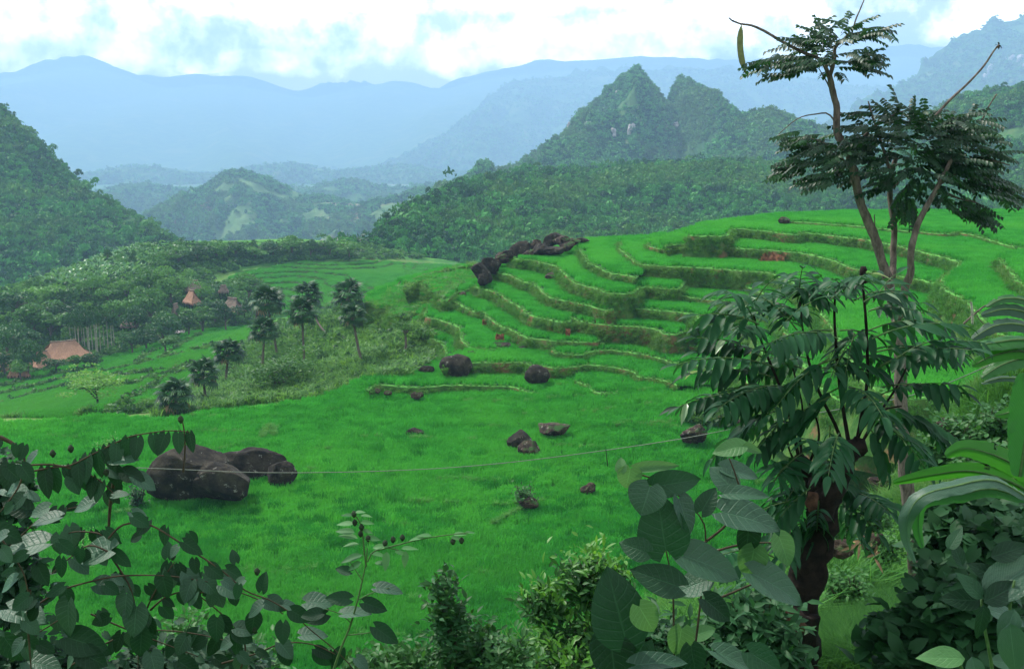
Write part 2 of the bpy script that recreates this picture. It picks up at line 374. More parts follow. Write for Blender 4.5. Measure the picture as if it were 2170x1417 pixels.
# ------------------------------------------------------------------ the terraced spur: levels, front edges (bund line) and backs, as pixel tracks on horizontal planes
Z0 = -25.1
LEVELS = [
 (-24.2, [(778,828),(804,817),(843,820),(889,823),(944,818),(1009,819),(1073,820),(1101,826),(1138,837)],
         [(1150,826),(1200,800),(1100,775),(990,765),(930,772),(880,775),(840,785),(805,800),(785,812)]),
 (-23.7, [(1218,811),(1230,812),(1247,822),(1257,831),(1275,836),(1299,836),(1315,826),(1330,810)], [(1330,795),(1280,795),(1225,800)]),
 (-23.0, [(940,778),(994,770),(1055,770),(1110,770),(1128,775),(1155,779),(1183,781),(1214,779),(1247,775),(1284,778),(1321,783),(1348,792),(1356,800),(1386,803),(1413,809),(1436,818)],
         [(1500,815),(1640,820),(1560,750),(1300,725),(1180,728),(1100,732),(1040,738),(1000,745),(960,757)]),
 (-22.4, [(1172,741),(1176,747),(1181,750),(1211,752),(1238,753),(1251,746),(1284,743),(1330,747),(1367,753),(1399,761),(1423,769),(1450,772),(1483,776),(1560,800),(1640,835),(1700,852),(1760,858),(1830,856)],
         [(1850,800),(1800,720),(1700,690),(1480,700),(1257,712),(1200,718),(1175,732)]),
 (-22.7, [(905,651),(904,673),(926,677),(953,686),(972,694),(978,704),(977,716),(987,729),(1000,738),(1040,742),(1066,738)],
         [(1090,715),(1050,690),(1000,665),(950,636),(925,638)]),
 (-24.0, [(860,702),(896,713),(935,727),(945,745),(941,768)], [(990,745),(975,700),(930,680),(890,682)]),
 (-21.8, [(936,626),(953,637),(972,644),(1000,660),(1027,664),(1036,674),(1055,688),(1083,699),(1111,714),(1137,719),(1179,724),(1211,725),(1257,727),(1285,716)],
         [(1300,700),(1190,685),(1126,672),(1083,650),(1050,625),(1000,610),(960,612),(940,617)]),
 (-20.45,[(1008,606),(1014,611),(1036,616),(1064,627),(1083,642),(1101,651),(1126,670),(1164,678),(1201,685),(1209,675),(1229,681),(1266,688),(1321,692),(1376,696),(1399,702),(1408,709),(1432,710),(1450,705),(1478,690)],
         [(1495,665),(1300,648),(1200,638),(1150,618),(1105,596),(1060,585),(1025,592),(1008,599)]),
 (-21.6, [(1458,722),(1465,736),(1490,734),(1540,743),(1600,756),(1720,775)], [(1720,700),(1500,690),(1462,706)]),
 (-19.25,[(1044,574),(1059,580),(1083,585),(1110,598),(1129,602),(1146,615),(1161,628),(1183,635),(1220,643),(1244,648),(1271,656),(1295,660),(1305,652),(1358,656),(1413,660),(1456,665),(1478,672),(1474,684)],
         [(1500,672),(1520,640),(1345,610),(1250,596),(1210,586),(1180,560),(1130,550),(1080,549),(1050,560)]),
 (-18.6, [(1437,628),(1483,634),(1520,639),(1544,646),(1600,662),(1720,690)], [(1720,620),(1550,598),(1440,612)]),
 (-17.8, [(1085,545),(1100,551),(1124,552),(1146,557),(1179,565),(1192,576),(1211,595),(1229,603),(1257,611),(1273,615),(1280,621),(1321,624),(1345,621),(1356,611),(1376,609),(1413,613),(1437,613),(1447,604),(1456,597),(1500,599),(1520,600),(1566,604),(1594,613),(1650,634),(1740,655)],
         [(1800,620),(1650,580),(1500,566),(1350,550),(1320,525),(1260,518),(1220,520),(1180,526),(1130,535),(1090,540)]),
 (-16.85,[(1228,530),(1240,543),(1247,557),(1259,562),(1270,569),(1294,580),(1327,584),(1350,590)],
         [(1366,560),(1356,520),(1330,505),(1249,508),(1218,513)]),
 (-16.3, [(1318,512),(1315,528),(1330,541),(1340,551),(1354,560),(1376,563),(1432,567),(1500,569),(1520,571),(1584,576),(1630,580),(1658,591),(1686,602),(1720,635),(1760,690),(1800,760),(1840,815),(1900,842),(1960,845),(2050,825),(2200,770)],
         [(2300,640),(2050,600),(1900,580),(1700,545),(1500,524),(1420,515),(1404,499),(1376,503),(1330,504)]),
 (-15.6, [(1372,516),(1380,524),(1411,530),(1425,528)], [(1440,505),(1404,497),(1380,503)]),
 (-15.0, [(1408,524),(1421,521),(1450,519),(1492,523),(1566,528),(1612,530),(1676,535),(1713,540),(1759,551),(1796,566),(1816,572),(1855,579),(1895,585),(1921,589),(1965,598),(2020,612)],
         [(2090,560),(1980,530),(1900,505),(1700,480),(1560,470),(1459,487),(1430,494),(1410,506)]),
 (-13.7, [(1459,500),(1500,502),(1538,501),(1546,493),(1557,486),(1621,491),(1650,495),(1688,499),(1697,494),(1750,499),(1800,505),(1825,507),(1881,518),(1927,528),(1973,540),(2006,548),(2032,557),(2030,570),(2011,583),(1995,598),(2000,611),(2019,624),(2043,635),(2058,651),(2080,675),(2120,708),(2210,740)],
         [(2320,520),(2100,488),(1900,468),(1700,454),(1636,458),(1584,464),(1529,471),(1483,479),(1461,490)]),
 (-13.15,[(1664,466),(1667,470),(1713,473),(1800,479),(1844,483),(1899,489),(1954,493),(2010,498),(2028,494),(2065,500),(2102,511),(2148,524),(2160,527),(2210,536)],
         [(2320,452),(2170,449),(2000,449),(1800,450),(1740,453),(1676,457)]),
 (-18.0, [(1640,646),(1668,710),(1705,780),(1765,840),(1870,875),(1960,872),(2060,850),(2200,795)], [(2260,700),(1950,700),(1790,640),(1720,600)]),
 (-19.6, [(1580,690),(1612,740),(1650,800),(1715,860),(1830,895),(1960,893),(2080,868),(2200,815)], [(2260,740),(1950,760),(1760,700),(1680,620)]),
 (-21.1, [(1530,735),(1570,795),(1625,842),(1700,880),(1830,918),(1970,912),(2100,885)], [(2150,800),(1950,800),(1700,700),(1620,650)]),
 (-12.7, [(2118,552),(2126,559),(2139,574),(2148,583),(2157,596),(2175,606),(2230,640)], [(2320,540),(2170,536),(2130,543)]),
 (-21.3, [(925,622),(940,640),(955,632),(968,622),(1005,612)], [(1010,577),(975,575),(940,592)]),
 (-22.2, [(856,616),(872,608),(889,600),(900,607),(915,618),(930,616),(936,625)], [(985,577),(926,585),(889,594),(860,602)]),
 (-24.1, [(770,641),(790,652),(824,656),(830,672),(845,680),(870,670),(890,655)], [(890,628),(850,614),(834,609),(797,624),(775,638)]),
]
polys = []
for z, fr, bk in LEVELS:
    f3 = smooth_line([PZ(px, py, z)[:2] for px, py in fr], .6)
    f3[1:-1] += RNG.normal(0, .07, f3[1:-1].shape)
    b3 = np.array([PZ(px, py, z)[:2] for px, py in bk])
    polys.append((z, f3, b3, np.vstack([f3, b3])))
def inside(poly, x, y):
    x = np.asarray(x); y = np.asarray(y); r = np.zeros(x.shape, bool)
    px, py = poly[:, 0], poly[:, 1]; n = len(px); j = n - 1
    for i in range(n):
        c = ((py[i] > y) != (py[j] > y))
        with np.errstate(divide='ignore', invalid='ignore'):
            xx = (px[j] - px[i]) * (y - py[i]) / (py[j] - py[i] + 1e-12) + px[i]
        r ^= c & (x < xx); j = i
    return r
# lower paddy: its far rim follows the photographed brow
rim = [(-260,905),(-80,893),(0,888),(130,888),(200,880),(280,884),(370,886),(450,872),(560,864),(620,854),(690,845),(735,826),(762,812),(790,800),(900,775),(1100,760),(1400,760),(1700,800),(1850,830),(2080,880),(2110,960),(2050,1060),(1950,1130),(1800,1250),(1700,1500)]
RIM = np.array([PZ(a, b, Z0)[:2] for a, b in rim])
FIELD = np.vstack([RIM, [[14, 36], [-46, 36]]])
def zfield(x, y):
    q = (y + 9 * fbm(x / 26, y / 26, 5, 3) + 0.12 * x) / 4.1
    k = np.floor(q); t = np.clip((q - k) / .3, 0, 1); st = k + t * t * (3 - 2 * t)
    u = np.clip((x + 8) / 26, 0, 1); v = np.clip((y - 68) / 28, 0, 1); rise = 1.8 * u * u * (3 - 2 * u) * v * v * (3 - 2 * v)
    return Z0 - .55 + .095 * (st - 18) + .12 * (fbm(x / 7, y / 7, 9, 3) - .5) + rise

# ------------------------------------------------------------------ valley terrain through known points (thin plate spline)
TP = [  # px, py, distance
 (0,885,95),(130,888,98),(280,886,98),(450,872,101),
 (0,868,170),(0,800,215),(100,850,185),(0,740,245),(135,765,232),(250,745,238),(380,705,258),(500,690,264),(600,640,300),(700,555,345),(560,560,345),(750,575,335),(800,605,300),
 (900,560,370),(980,555,400),(250,560,320),(300,522,345),(100,600,290),(200,555,330),(400,515,350),(600,517,362),(780,522,372),(880,545,385),(0,650,270),(-200,700,270),(-300,850,190),
 (640,835,108),(560,850,106),(500,810,128),(400,835,132),(300,865,140),(205,868,148),(370,768,185),(480,722,222),(550,690,222),(700,705,150),(750,685,142),(800,645,150),(830,608,162),
 (900,640,129),(880,700,118),(940,605,137),(850,725,114),(900,782,104.5),(980,577,146),(700,780,116),(600,770,140),(1040,560,148),(300,780,180),(120,900,120),(-200,900,120),
 (1720,1417,11),(2100,1417,9),(1780,1200,20),(1945,1235,18.2),(2050,1110,24),(1960,1010,31),(2050,940,34),(1960,880,38),(2150,865,36),(1850,1130,30),(1870,1040,44),(2300,1000,28),(2300,1400,9),(2250,860,48),
 (1400,1600,9),(1000,1600,9),(500,1600,9),(0,1600,9),(-400,1500,9),
]
pts = [tuple(P(*t)) for t in TP]
pts += [(-20, 22, -12.8), (0, 22, -12.8), (-10, 34, -21), (8, 36, -22), (12, 22, -13.5), (-30, 36, -22), (0, 2, -1.9), (8, 2, -1.9), (-8, 2, -1.9), (-40, 20, -12), (30, 20, -9.5), (40, 40, -17),
        (30, 210, -38), (80, 220, -36), (120, 160, -24), (0, 200, -40), (40, 300, -58), (120, 300, -55), (-20, 260, -52), (200, 200, -38), (200, 100, -20), (160, 60, -16), (20, 165, -25), (60, 165, -19.5), (90, 165, -18), (-160, 100, -40), (-160, 200, -52), (-250, 300, -60), (-120, 60, -33), (260, 420, -70), (0, 460, -85), (-200, 460, -95), (-320, 440, -90)] + [tuple(P(*q)) for q in [(0,690,350),(150,640,380),(260,600,410),(350,590,430),(480,590,430),(600,590,440),(700,590,440),(850,600,440),(-200,740,400)]]
for z, f3, b3, _ in polys:
    for q in f3[:: max(1, len(f3) // 5)]: pts.append((q[0], q[1] - .8, z - 2.0))
for x, y in FIELD[::1]:
    if y < 100: pts.append((x * .97, y - 1.5, Z0 - 1.6))
pts.append((-20, 60, Z0 - 1.8)); pts.append((0, 70, Z0 - 1.8)); pts.append((10, 50, Z0 - 1.8))
A = np.array(pts)
def _k(r2): return r2 * np.log(r2 + 1e-9)
n = len(A); D2 = ((A[:, None, :2] - A[None, :, :2]) ** 2).sum(-1)
Kmat = np.zeros((n + 3, n + 3)); Kmat[:n, :n] = _k(D2) + np.eye(n) * 30.0; Kmat[:n, n:] = np.c_[np.ones(n), A[:, :2]]; Kmat[n:, :n] = Kmat[:n, n:].T
wts = np.linalg.solve(Kmat, np.r_[A[:, 2], 0, 0, 0])
def T0(x, y):
    x = np.asarray(x, float); y = np.asarray(y, float); out = wts[n] + wts[n + 1] * x + wts[n + 2] * y
    for i in range(n):
        out = out + wts[i] * _k((x - A[i, 0]) ** 2 + (y - A[i, 1]) ** 2)
    return out
def step(z, h, w_=.18):
    q = z / h; k = np.floor(q); f = q - k
    return h * (k + np.clip(f / w_, 0, 1))
xs = np.concatenate([np.arange(-420, -150, 3), np.arange(-150, 60, 1.0), np.arange(60, 330, 2.5)])
ys = np.concatenate([np.arange(1.5, 60, .9), np.arange(60, 200, .9), np.arange(200, 460, 1.5)])
X, Y = np.meshgrid(xs, ys)
Z = T0(X, Y)
Z = Z + .5 * (fbm(X / 9, Y / 9, 3, 4) - .5) * np.clip(Y / 60, .3, 1.5)
# pixel position of every grid point, to say where the paddies of the valley lie
def to_px(X, Y, Z):
    f = Y * _c - Z * _s; return 1085 + F * X / f, 708.5 - F * (Y * _s + Z * _c) / f
PX, PY = to_px(X, Y, Z)
lower = inside(np.array([(-600,790),(0,800),(250,752),(400,705),(520,692),(560,700),(520,730),(420,790),(330,860),(250,900),(-600,900)]), PX, PY) & (Y > 110)
upper = inside(np.array([(440,610),(520,575),(660,553),(780,553),(900,560),(1010,562),(1000,600),(800,660),(640,690),(590,650),(500,625)]), PX, PY) & (Y > 200)
flank = inside(np.array([(760,640),(830,600),(1000,560),(1060,600),(960,760),(880,780),(780,720)]), PX, PY) & (Y < 190) & (Y > 90)
Zl = step(Z + 1.6 * (fbm(X / 40, Y / 40, 31, 2) - .5), .85, .16); Zu = step(Z, .62, .14); Zf = step(Z + 1.0 * (fbm(X / 12, Y / 12, 77, 2) - .5), 1.15, .3)
Z = np.where(lower, Zl, np.where(upper, Zu, np.where(flank, Zf, Z)))
for z, f3, b3, pl in polys:
    m = inside(pl, X, Y); Z = np.where(m, np.minimum(Z, z - .35), Z)
mF = inside(FIELD, X, Y); Z = np.where(mF, np.minimum(Z, Z0 - 1.2), Z)
VT = np.stack([X, Y, Z], -1).reshape(-1, 3)
FT = grid_faces(len(ys), len(xs))

# terrain material: wild slope, paddy green on the level steps, brown banks where steep
m, nn, b, out = principled('valley_slopes')
geo = nn.add('ShaderNodeNewGeometry'); pos = geo.outputs['Position']; att = nn.add('ShaderNodeAttribute', attribute_name='paddy')
a = nn.ramp(nn.noise(pos, .12, 5, .65), .38, .62); c = nn.ramp(nn.noise(pos, .045, 5, .6), .5, .62); fine = nn.noise(pos, 2.2, 5, .75)
wild = nn.mix(a, (.03, .13, .02), (.09, .25, .04)); wild = nn.mix(nn.math('MULTIPLY', c, .7), wild, (.12, .20, .05))
wild = nn.mix(nn.math('MULTIPLY', nn.ramp(nn.noise(pos, .09, 4, .6), .62, .68), .7), wild, (.20, .13, .07))
plot = nn.add('ShaderNodeTexVoronoi'); nn.l.new(pos, plot.inputs['Vector']); plot.inputs['Scale'].default_value = .05
rice_c = nn.mix(nn.ramp(nn.noise(pos, .035, 2), .35, .6), (.012, .10, .016), (.035, .18, .025))
sepn = nn.add('ShaderNodeSeparateXYZ'); nn.l.new(geo.outputs['True Normal'], sepn.inputs[0])
steep = nn.math('SUBTRACT', 1.0, nn.ramp(sepn.outputs[2], .93, .99))
rice_c = nn.mix(nn.math('MULTIPLY', steep, .85), rice_c, nn.mix(a, (.035, .06, .03), (.11, .10, .06)))
colr = nn.mix(att.outputs['Fac'], wild, rice_c)
hv = nn.add('ShaderNodeHueSaturation'); nn.l.new(colr, hv.inputs['Color']); nn.l.new(nn.math('ADD', nn.math('MULTIPLY', fine, .9), .52), hv.inputs['Value'])
nn.l.new(hv.outputs[0], b.inputs['Base Color']); b.inputs['Roughness'].default_value = .95; b.inputs['Specular IOR Level'].default_value = .1
bp = nn.add('ShaderNodeBump'); bp.inputs['Strength'].default_value = .7; bp.inputs['Distance'].default_value = .3; nn.l.new(fine, bp.inputs['Height']); nn.l.new(bp.outputs[0], b.inputs['Normal'])
me = mesh_np('terrain', VT, FT, m, None, True)
at = me.attributes.new('paddy', 'FLOAT', 'POINT'); at.data.foreach_set('value', (lower | upper | flank).astype(np.float32).ravel())
terrain = tag(obj('terrain', me), 'grassy valley slopes falling away below the paddies', kind='structure')

# the lower paddy sheet with low earth steps
gx = np.arange(-50, 52, .5); gy = np.arange(36, 110, .5); GX, GY = np.meshgrid(gx, gy); GZ = zfield(GX, GY)
ins = inside(FIELD, GX, GY)
Fc = grid_faces(len(gy), len(gx)); keep = ins.ravel()[Fc].all(1)
VF = np.stack([GX, GY, GZ], -1).reshape(-1, 3)
used = np.unique(Fc[keep]); mp = -np.ones(len(VF), int); mp[used] = np.arange(len(used))
field = tag(obj('paddy_ground', mesh_np('paddy_ground', VF[used], mp[Fc[keep]], M['mud'])), 'broad lower rice paddy in front of the terraced spur', kind='structure')

# terrace slabs: level tread, raised bund, sloping earth bank
riser_pts = []; bund_pts = []
def z_under(x, y, zz):
    return zz
for k, (z, f3, b3, pl) in enumerate(polys):
    acc = Acc()
    tri = mgeo.tessellate_polygon([[Vector((p[0], p[1], 0)) for p in pl]])
    acc.add(np.c_[pl, np.full(len(pl), z - .02)], np.array(tri))
    t = np.gradient(f3, axis=0); t /= np.linalg.norm(t, axis=1)[:, None] + 1e-9
    nrm = np.stack([t[:, 1], -t[:, 0]], -1)
    nrm = np.where(((nrm * (f3 - pl.mean(0))).sum(1) < 0)[:, None] & (abs((nrm * (f3 - pl.mean(0))).sum(1)) > 1e9)[:, None], -nrm, nrm)
    rows = []; prof = [(-.18, 0.0), (-.10, .10), (.03, .11), (.10, .02), (.26, -.45), (.40, -.95), (.58, -1.5), (.9, -2.2), (1.5, -3.4)]
    for j, (o, dz) in enumerate(prof):
        oo = o + (.30 * (fbm(f3[:, 0] * 1.1 + z * 7, f3[:, 1] * 1.1 + j * .7, 50 + j, 3) - .5) if j > 3 else .025 * RNG.normal(size=len(f3)))
        rows.append(np.c_[f3 + nrm * oo[:, None] if np.ndim(oo) else f3 + nrm * oo, z + dz + .03 * RNG.normal(size=len(f3)) * (j > 0)])
    V = np.stack(rows, 0).reshape(-1, 3); acc.add(V, grid_faces(len(prof), len(f3)))
    me_ = acc.mesh('rice_terrace', M['soil']); me_.materials.append(M['mud']); me_.materials.append(M['bund_soil'])
    n1_ = len(tri); L1 = len(f3) - 1; nr_ = len(prof) - 1; mi = np.zeros(len(me_.polygons), np.int32); mi[:n1_] = 1
    for h_ in (0, 1): mi[n1_ + h_ * nr_ * L1: n1_ + h_ * nr_ * L1 + 3 * L1] = 2
    me_.polygons.foreach_set('material_index', mi)
    o = tag(obj('rice_terrace', me_), 'stepped rice terrace with a grassy earth bank', kind='structure')
    # spots for grass on the bank and on the bund
    L = len(f3)
    m1 = int(L * 16); i = RNG.integers(0, L, m1); s = RNG.random(m1) ** 1.1
    dz = -.12 - s * 1.7; oo = .22 + .3 * s * 2
    riser_pts.append(np.c_[f3[i] + nrm[i] * oo[:, None] + RNG.normal(0, .12, (m1, 2)), z + dz + .0])
    m2 = int(L * 3.2); i = RNG.integers(0, L, m2); bund_pts.append(np.c_[f3[i] + nrm[i] * (RNG.random(m2)[:, None] * .16 - .09), np.full(m2, z + .1)])
riser_pts = np.concatenate(riser_pts); bund_pts = np.concatenate(bund_pts)

# ------------------------------------------------------------------ scatter with geometry nodes (stuff only)
def scatter(name, pts, scl, rot, protos, label, origin=(0, 0, 0)):
    pts = np.asarray(pts, np.float32); me = bpy.data.meshes.new(name); me.vertices.add(len(pts)); me.vertices.foreach_set('co', pts.ravel())
    a = me.attributes.new('sc', 'FLOAT_VECTOR', 'POINT'); s3 = np.asarray(scl, np.float32); s3 = np.repeat(s3[:, None], 3, 1) if s3.ndim == 1 else s3
    a.data.foreach_set('vector', s3.ravel())
    a = me.attributes.new('rt', 'FLOAT_VECTOR', 'POINT'); a.data.foreach_set('vector', np.asarray(rot, np.float32).ravel())
    a = me.attributes.new('ix', 'INT', 'POINT'); a.data.foreach_set('value', RNG.integers(0, len(protos), len(pts)).astype(np.int32))
    o = obj(name, me)
    col = bpy.data.collections.new(name + '_kinds')
    for p in protos: col.objects.link(p)
    ng = bpy.data.node_groups.new(name, 'GeometryNodeTree')
    ng.interface.new_socket('Geometry', in_out='INPUT', socket_type='NodeSocketGeometry'); ng.interface.new_socket('Geometry', in_out='OUTPUT', socket_type='NodeSocketGeometry')
    nd, lk = ng.nodes, ng.links
    gi = nd.new('NodeGroupInput'); go = nd.new('NodeGroupOutput'); ci = nd.new('GeometryNodeCollectionInfo'); ci.inputs['Collection'].default_value = col
    ci.inputs['Separate Children'].default_value = True; ci.inputs['Reset Children'].default_value = True
    iop = nd.new('GeometryNodeInstanceOnPoints'); iop.inputs['Pick Instance'].default_value = True
    def na(nm, ty):
        x = nd.new('GeometryNodeInputNamedAttribute'); x.data_type = ty; x.inputs['Name'].default_value = nm; return x.outputs['Attribute']
    e = nd.new('FunctionNodeEulerToRotation')
    lk.new(gi.outputs[0], iop.inputs['Points']); lk.new(ci.outputs[0], iop.inputs['Instance']); lk.new(na('sc', 'FLOAT_VECTOR'), iop.inputs['Scale'])
    lk.new(na('rt', 'FLOAT_VECTOR'), e.inputs[0]); lk.new(e.outputs[0], iop.inputs['Rotation']); lk.new(na('ix', 'INT'), iop.inputs['Instance Index']); lk.new(iop.outputs[0], go.inputs[0])
    md = o.modifiers.new('scatter', 'NODES'); md.node_group = ng
    return tag(o, label, kind='stuff')
def proto(name, me): return bpy.data.objects.new(name, me)
def rz(n_, tilt=.0):
    a = np.zeros((n_, 3)); a[:, 2] = RNG.random(n_) * 6.283
    if tilt: a[:, :2] = RNG.normal(0, tilt, (n_, 2))
    return a

# rice: patches of blades over the treads
def patchset(nm, mat, nb, size, h, wd, lean, k=4, spread=1.0):
    out = []
    for i in range(k):
        V, Fc = blade_patch(nb, size, h, wd, lean, 100 + i * 7 + nb, spread); out.append(proto(nm, mesh_np(nm, V, Fc, M[mat])))
    return out
near = patchset('rice_patch', 'rice', 330, 1.15, .52, .036, .35, 5)
mid = patchset('rice_patch', 'rice_far_lit', 230, 1.05, .50, .045, .35, 5)
def jitter_grid(poly, sp):
    x0, y0 = poly.min(0); x1, y1 = poly.max(0)
    gx, gy = np.meshgrid(np.arange(x0, x1, sp), np.arange(y0, y1, sp)); p = np.c_[gx.ravel(), gy.ravel()] + RNG.uniform(-.35, .35, (gx.size, 2)) * sp
    return p[inside(poly, p[:, 0], p[:, 1])]
top_level = lambda p, z: np.any([(zz > z + .1) & inside(pl, p[:, 0], p[:, 1]) for zz, _f, _b, pl in polys], axis=0)
def dist_line(p, line):
    d = np.full(len(p), 1e9)
    for q in line: d = np.minimum(d, (p[:, 0] - q[0]) ** 2 + (p[:, 1] - q[1]) ** 2)
    return np.sqrt(d)
rice_mid = []
for z, f3, b3, pl in polys:
    p = jitter_grid(pl, .72)
    if not len(p): continue
    p = p[~top_level(p, z)]; d = dist_line(p, f3); p = p[d > .62]
    hv_ = np.clip(.8 + .3 * fbm(p[:, 0] / 6, p[:, 1] / 6, int(-z * 7)), .6, 1.2)
    rice_mid.append(np.c_[p, np.full(len(p), z + .02), hv_])
rice_mid = np.concatenate(rice_mid)
p = jitter_grid(FIELD, .8); p = p[~top_level(p, Z0)]; zf = zfield(p[:, 0], p[:, 1])

# rice on the small treads of the left flank
q_ = np.c_[RNG.uniform(-26, 2, 30000), RNG.uniform(96, 175, 30000)]
zq = T0(q_[:, 0], q_[:, 1]); fx_, fy_ = to_px(q_[:, 0], q_[:, 1], zq)
ok_ = inside(np.array([(770,645),(800,615),(860,600),(980,560),(1010,600),(950,700),(900,690),(840,690)]), fx_, fy_); q_ = q_[ok_]; q_ = q_[~top_level(q_, -50)]
ix_ = np.clip(np.searchsorted(xs, q_[:, 0]), 1, len(xs) - 1); iy_ = np.clip(np.searchsorted(ys, q_[:, 1]), 1, len(ys) - 1)
dz_ = np.abs(Z[iy_, ix_] - Z[iy_ - 1, ix_]) + np.abs(Z[iy_, ix_] - Z[iy_, ix_ - 1]); kk = dz_ < .16
q_ = q_[kk]; zq = Z[iy_, ix_][kk]; rice_mid = np.vstack([rice_mid, np.c_[q_, zq, np.full(len(q_), .8)]])
qf = (p[:, 1] + 9 * fbm(p[:, 0] / 26, p[:, 1] / 26, 5, 3) + 0.12 * p[:, 0]) / 4.1; fr__ = qf - np.floor(qf)
hgt = .70 + .42 * fbm(p[:, 0] / 5, p[:, 1] / 5, 88) + .12 * np.exp(-((fr__ - .2) / .12) ** 2)
lip = (fr__ < .06) & (fbm(p[:, 0] / 9, p[:, 1] / 5, 93, 3) > .5); lip_pts = np.repeat(np.c_[p[lip], zf[lip] + .18], 5, 0) + np.c_[RNG.normal(0, .4, (lip.sum() * 5, 1)), RNG.normal(0, .12, (lip.sum() * 5, 1)), np.zeros((lip.sum() * 5, 1))]
pt = np.c_[p, zf]
nr = p[:, 1] + RNG.normal(0, 9, len(p)) < 66
allr = np.concatenate([pt[~nr], rice_mid[:, :3]]); allh = np.concatenate([hgt[~nr], rice_mid[:, 3]])
scatter('rice', pt[nr], np.c_[np.ones(nr.sum()), np.ones(nr.sum()), hgt[nr]], rz(nr.sum()), near, 'young green rice of the lower paddy near the viewer')
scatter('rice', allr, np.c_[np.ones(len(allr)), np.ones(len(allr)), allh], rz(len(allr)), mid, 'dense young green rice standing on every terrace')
V1 = [blade_patch(26, .3, .34, .035, .9, 300 + i) for i in range(4)]
bt = [proto('bund_tuft', mesh_np('bund_tuft', V, Fc, M['bund'])) for V, Fc in V1]
scatter('bund_grass', bund_pts, RNG.uniform(.3, .6, len(bund_pts)), rz(len(bund_pts)), bt, 'pale short grass along the terrace edges')
scatter('lip_grass', lip_pts, RNG.uniform(.6, 1.1, len(lip_pts)), rz(len(lip_pts)), bt, 'paler grass along the low steps inside the lower paddy')
V1 = [blade_patch(24, .36, .30, .032, 1.4, 400 + i, 2.0) for i in range(5)]
rt_ = [proto('bank_tuft', mesh_np('bank_tuft', V, Fc, M['riser_grass'])) for V, Fc in V1]
kp = fbm(riser_pts[:, 0] / 3.5, (riser_pts[:, 1] + riser_pts[:, 2] * 2) / 3.5, 61, 3) > .27
rp = riser_pts[kp]
scatter('bank_grass', rp, RNG.uniform(.5, 1.1, len(rp)), rz(len(rp), .35), rt_, 'rough grass hanging down the terrace banks')

# ------------------------------------------------------------------ hills: a crest line with real slopes in front and behind
HB = {}
def hill(name, label, crest, front, foot, back=300, amp=10, seed=0, mat='hill', nu=220, nv=70, fx=None, power=1.0, jag=1.0, side=0.0, ymin=395):
    c = np.array([list(P(*q)) for q in crest]); L = np.linalg.norm(np.diff(c, axis=0), axis=1).sum()
    c = smooth_line(c, L / nu); nu = len(c)
    s = np.concatenate([-np.linspace(1, 0, 14)[:-1] ** 1.0, np.linspace(0, 1, nv)])
    U = np.linspace(0, L, nu)[:, None]; S = s[None, :]
    fr_ = np.minimum(front, np.maximum(c[:, 1:2] - ymin, 12.0)); dist = np.where(S < 0, -S * back, -S * fr_)
    wig = front * .10 * (fbm(U / (front * .45), S * 1.3 + 5, seed, 3) - .5) * 2
    gul = (fbm(U / (front * .16) + 1.1 * fbm(U / front, S * 2, seed + 9, 2), S * 1.6 + 3, seed + 3, 4) - .5) * 2
    rid = 1 - abs(gul) * 2
    env = np.clip(np.abs(S) * 3.2, 0, 1) * np.clip((1 - np.abs(S)) * 3 + .15, 0, 1)
    Xh = c[:, 0:1] + 0 * S + side * front * np.clip(S, 0, 1); Yh = c[:, 1:2] + dist + wig * np.clip(S, 0, 1)
    Sf = np.clip(S, 0, 1); Sb = np.clip(-S, 0, 1)
    Zh = c[:, 2:3] + (foot - c[:, 2:3]) * (Sf ** power) - Sb * (back * .7) + env * amp * rid + (fbm(U / 9, S * 30, seed + 20, 3) - .5) * jag * 2 * (np.abs(S) < .05)
    V = np.stack([Xh, Yh, Zh], -1)
    Vf = V.reshape(-1, 3); Fh = grid_faces(nu, len(s))
    o = tag(obj(name, mesh_np(name, Vf, Fh, M[mat])), label, kind='structure')
    HB[label] = (V, s); return V, s
def wood(name, label, V, s, n_, size, protos, bare=.30, seed=0, nscale=60, smax=1.0, var=.28):
    n_ = int(n_ * 1.5)
    sub = V[:, np.where(s > -.35)[0]]
    nu, nv = sub.shape[:2]
    a, b_, c_ = sub[:-1, :-1], sub[1:, :-1], sub[:-1, 1:]
    ar = np.linalg.norm(np.cross(b_ - a, c_ - a), axis=2)
    dcam = 1.0 / (1 + 0 * ar)
    pr = (ar * dcam).ravel(); pr /= pr.sum()
    i = RNG.choice(len(pr), n_, p=pr); u, v = RNG.random(n_), RNG.random(n_)
    ii, jj = i // (nv - 1), i % (nv - 1)
    p_ = sub[ii, jj] + (sub[ii + 1, jj] - sub[ii, jj]) * u[:, None] + (sub[ii, jj + 1] - sub[ii, jj]) * v[:, None]
    m_ = fbm(p_[:, 0] / nscale, (p_[:, 1] + p_[:, 2]) / nscale, seed, 4)
    keep = m_ > bare + .12 * RNG.random(n_)
    p_ = p_[keep]; sc_ = .55 * size * np.exp(RNG.normal(0, var, len(p_))) * (.75 + .6 * (m_[keep] - bare))
    p_[:, 2] += sc_ * .25
    s3 = np.c_[sc_ * RNG.uniform(.8, 1.2, len(p_)), sc_ * RNG.uniform(.8, 1.2, len(p_)), sc_ * RNG.uniform(.8, 1.5, len(p_))]
    return scatter(name, p_, s3, rz(len(p_), .1), protos, label)
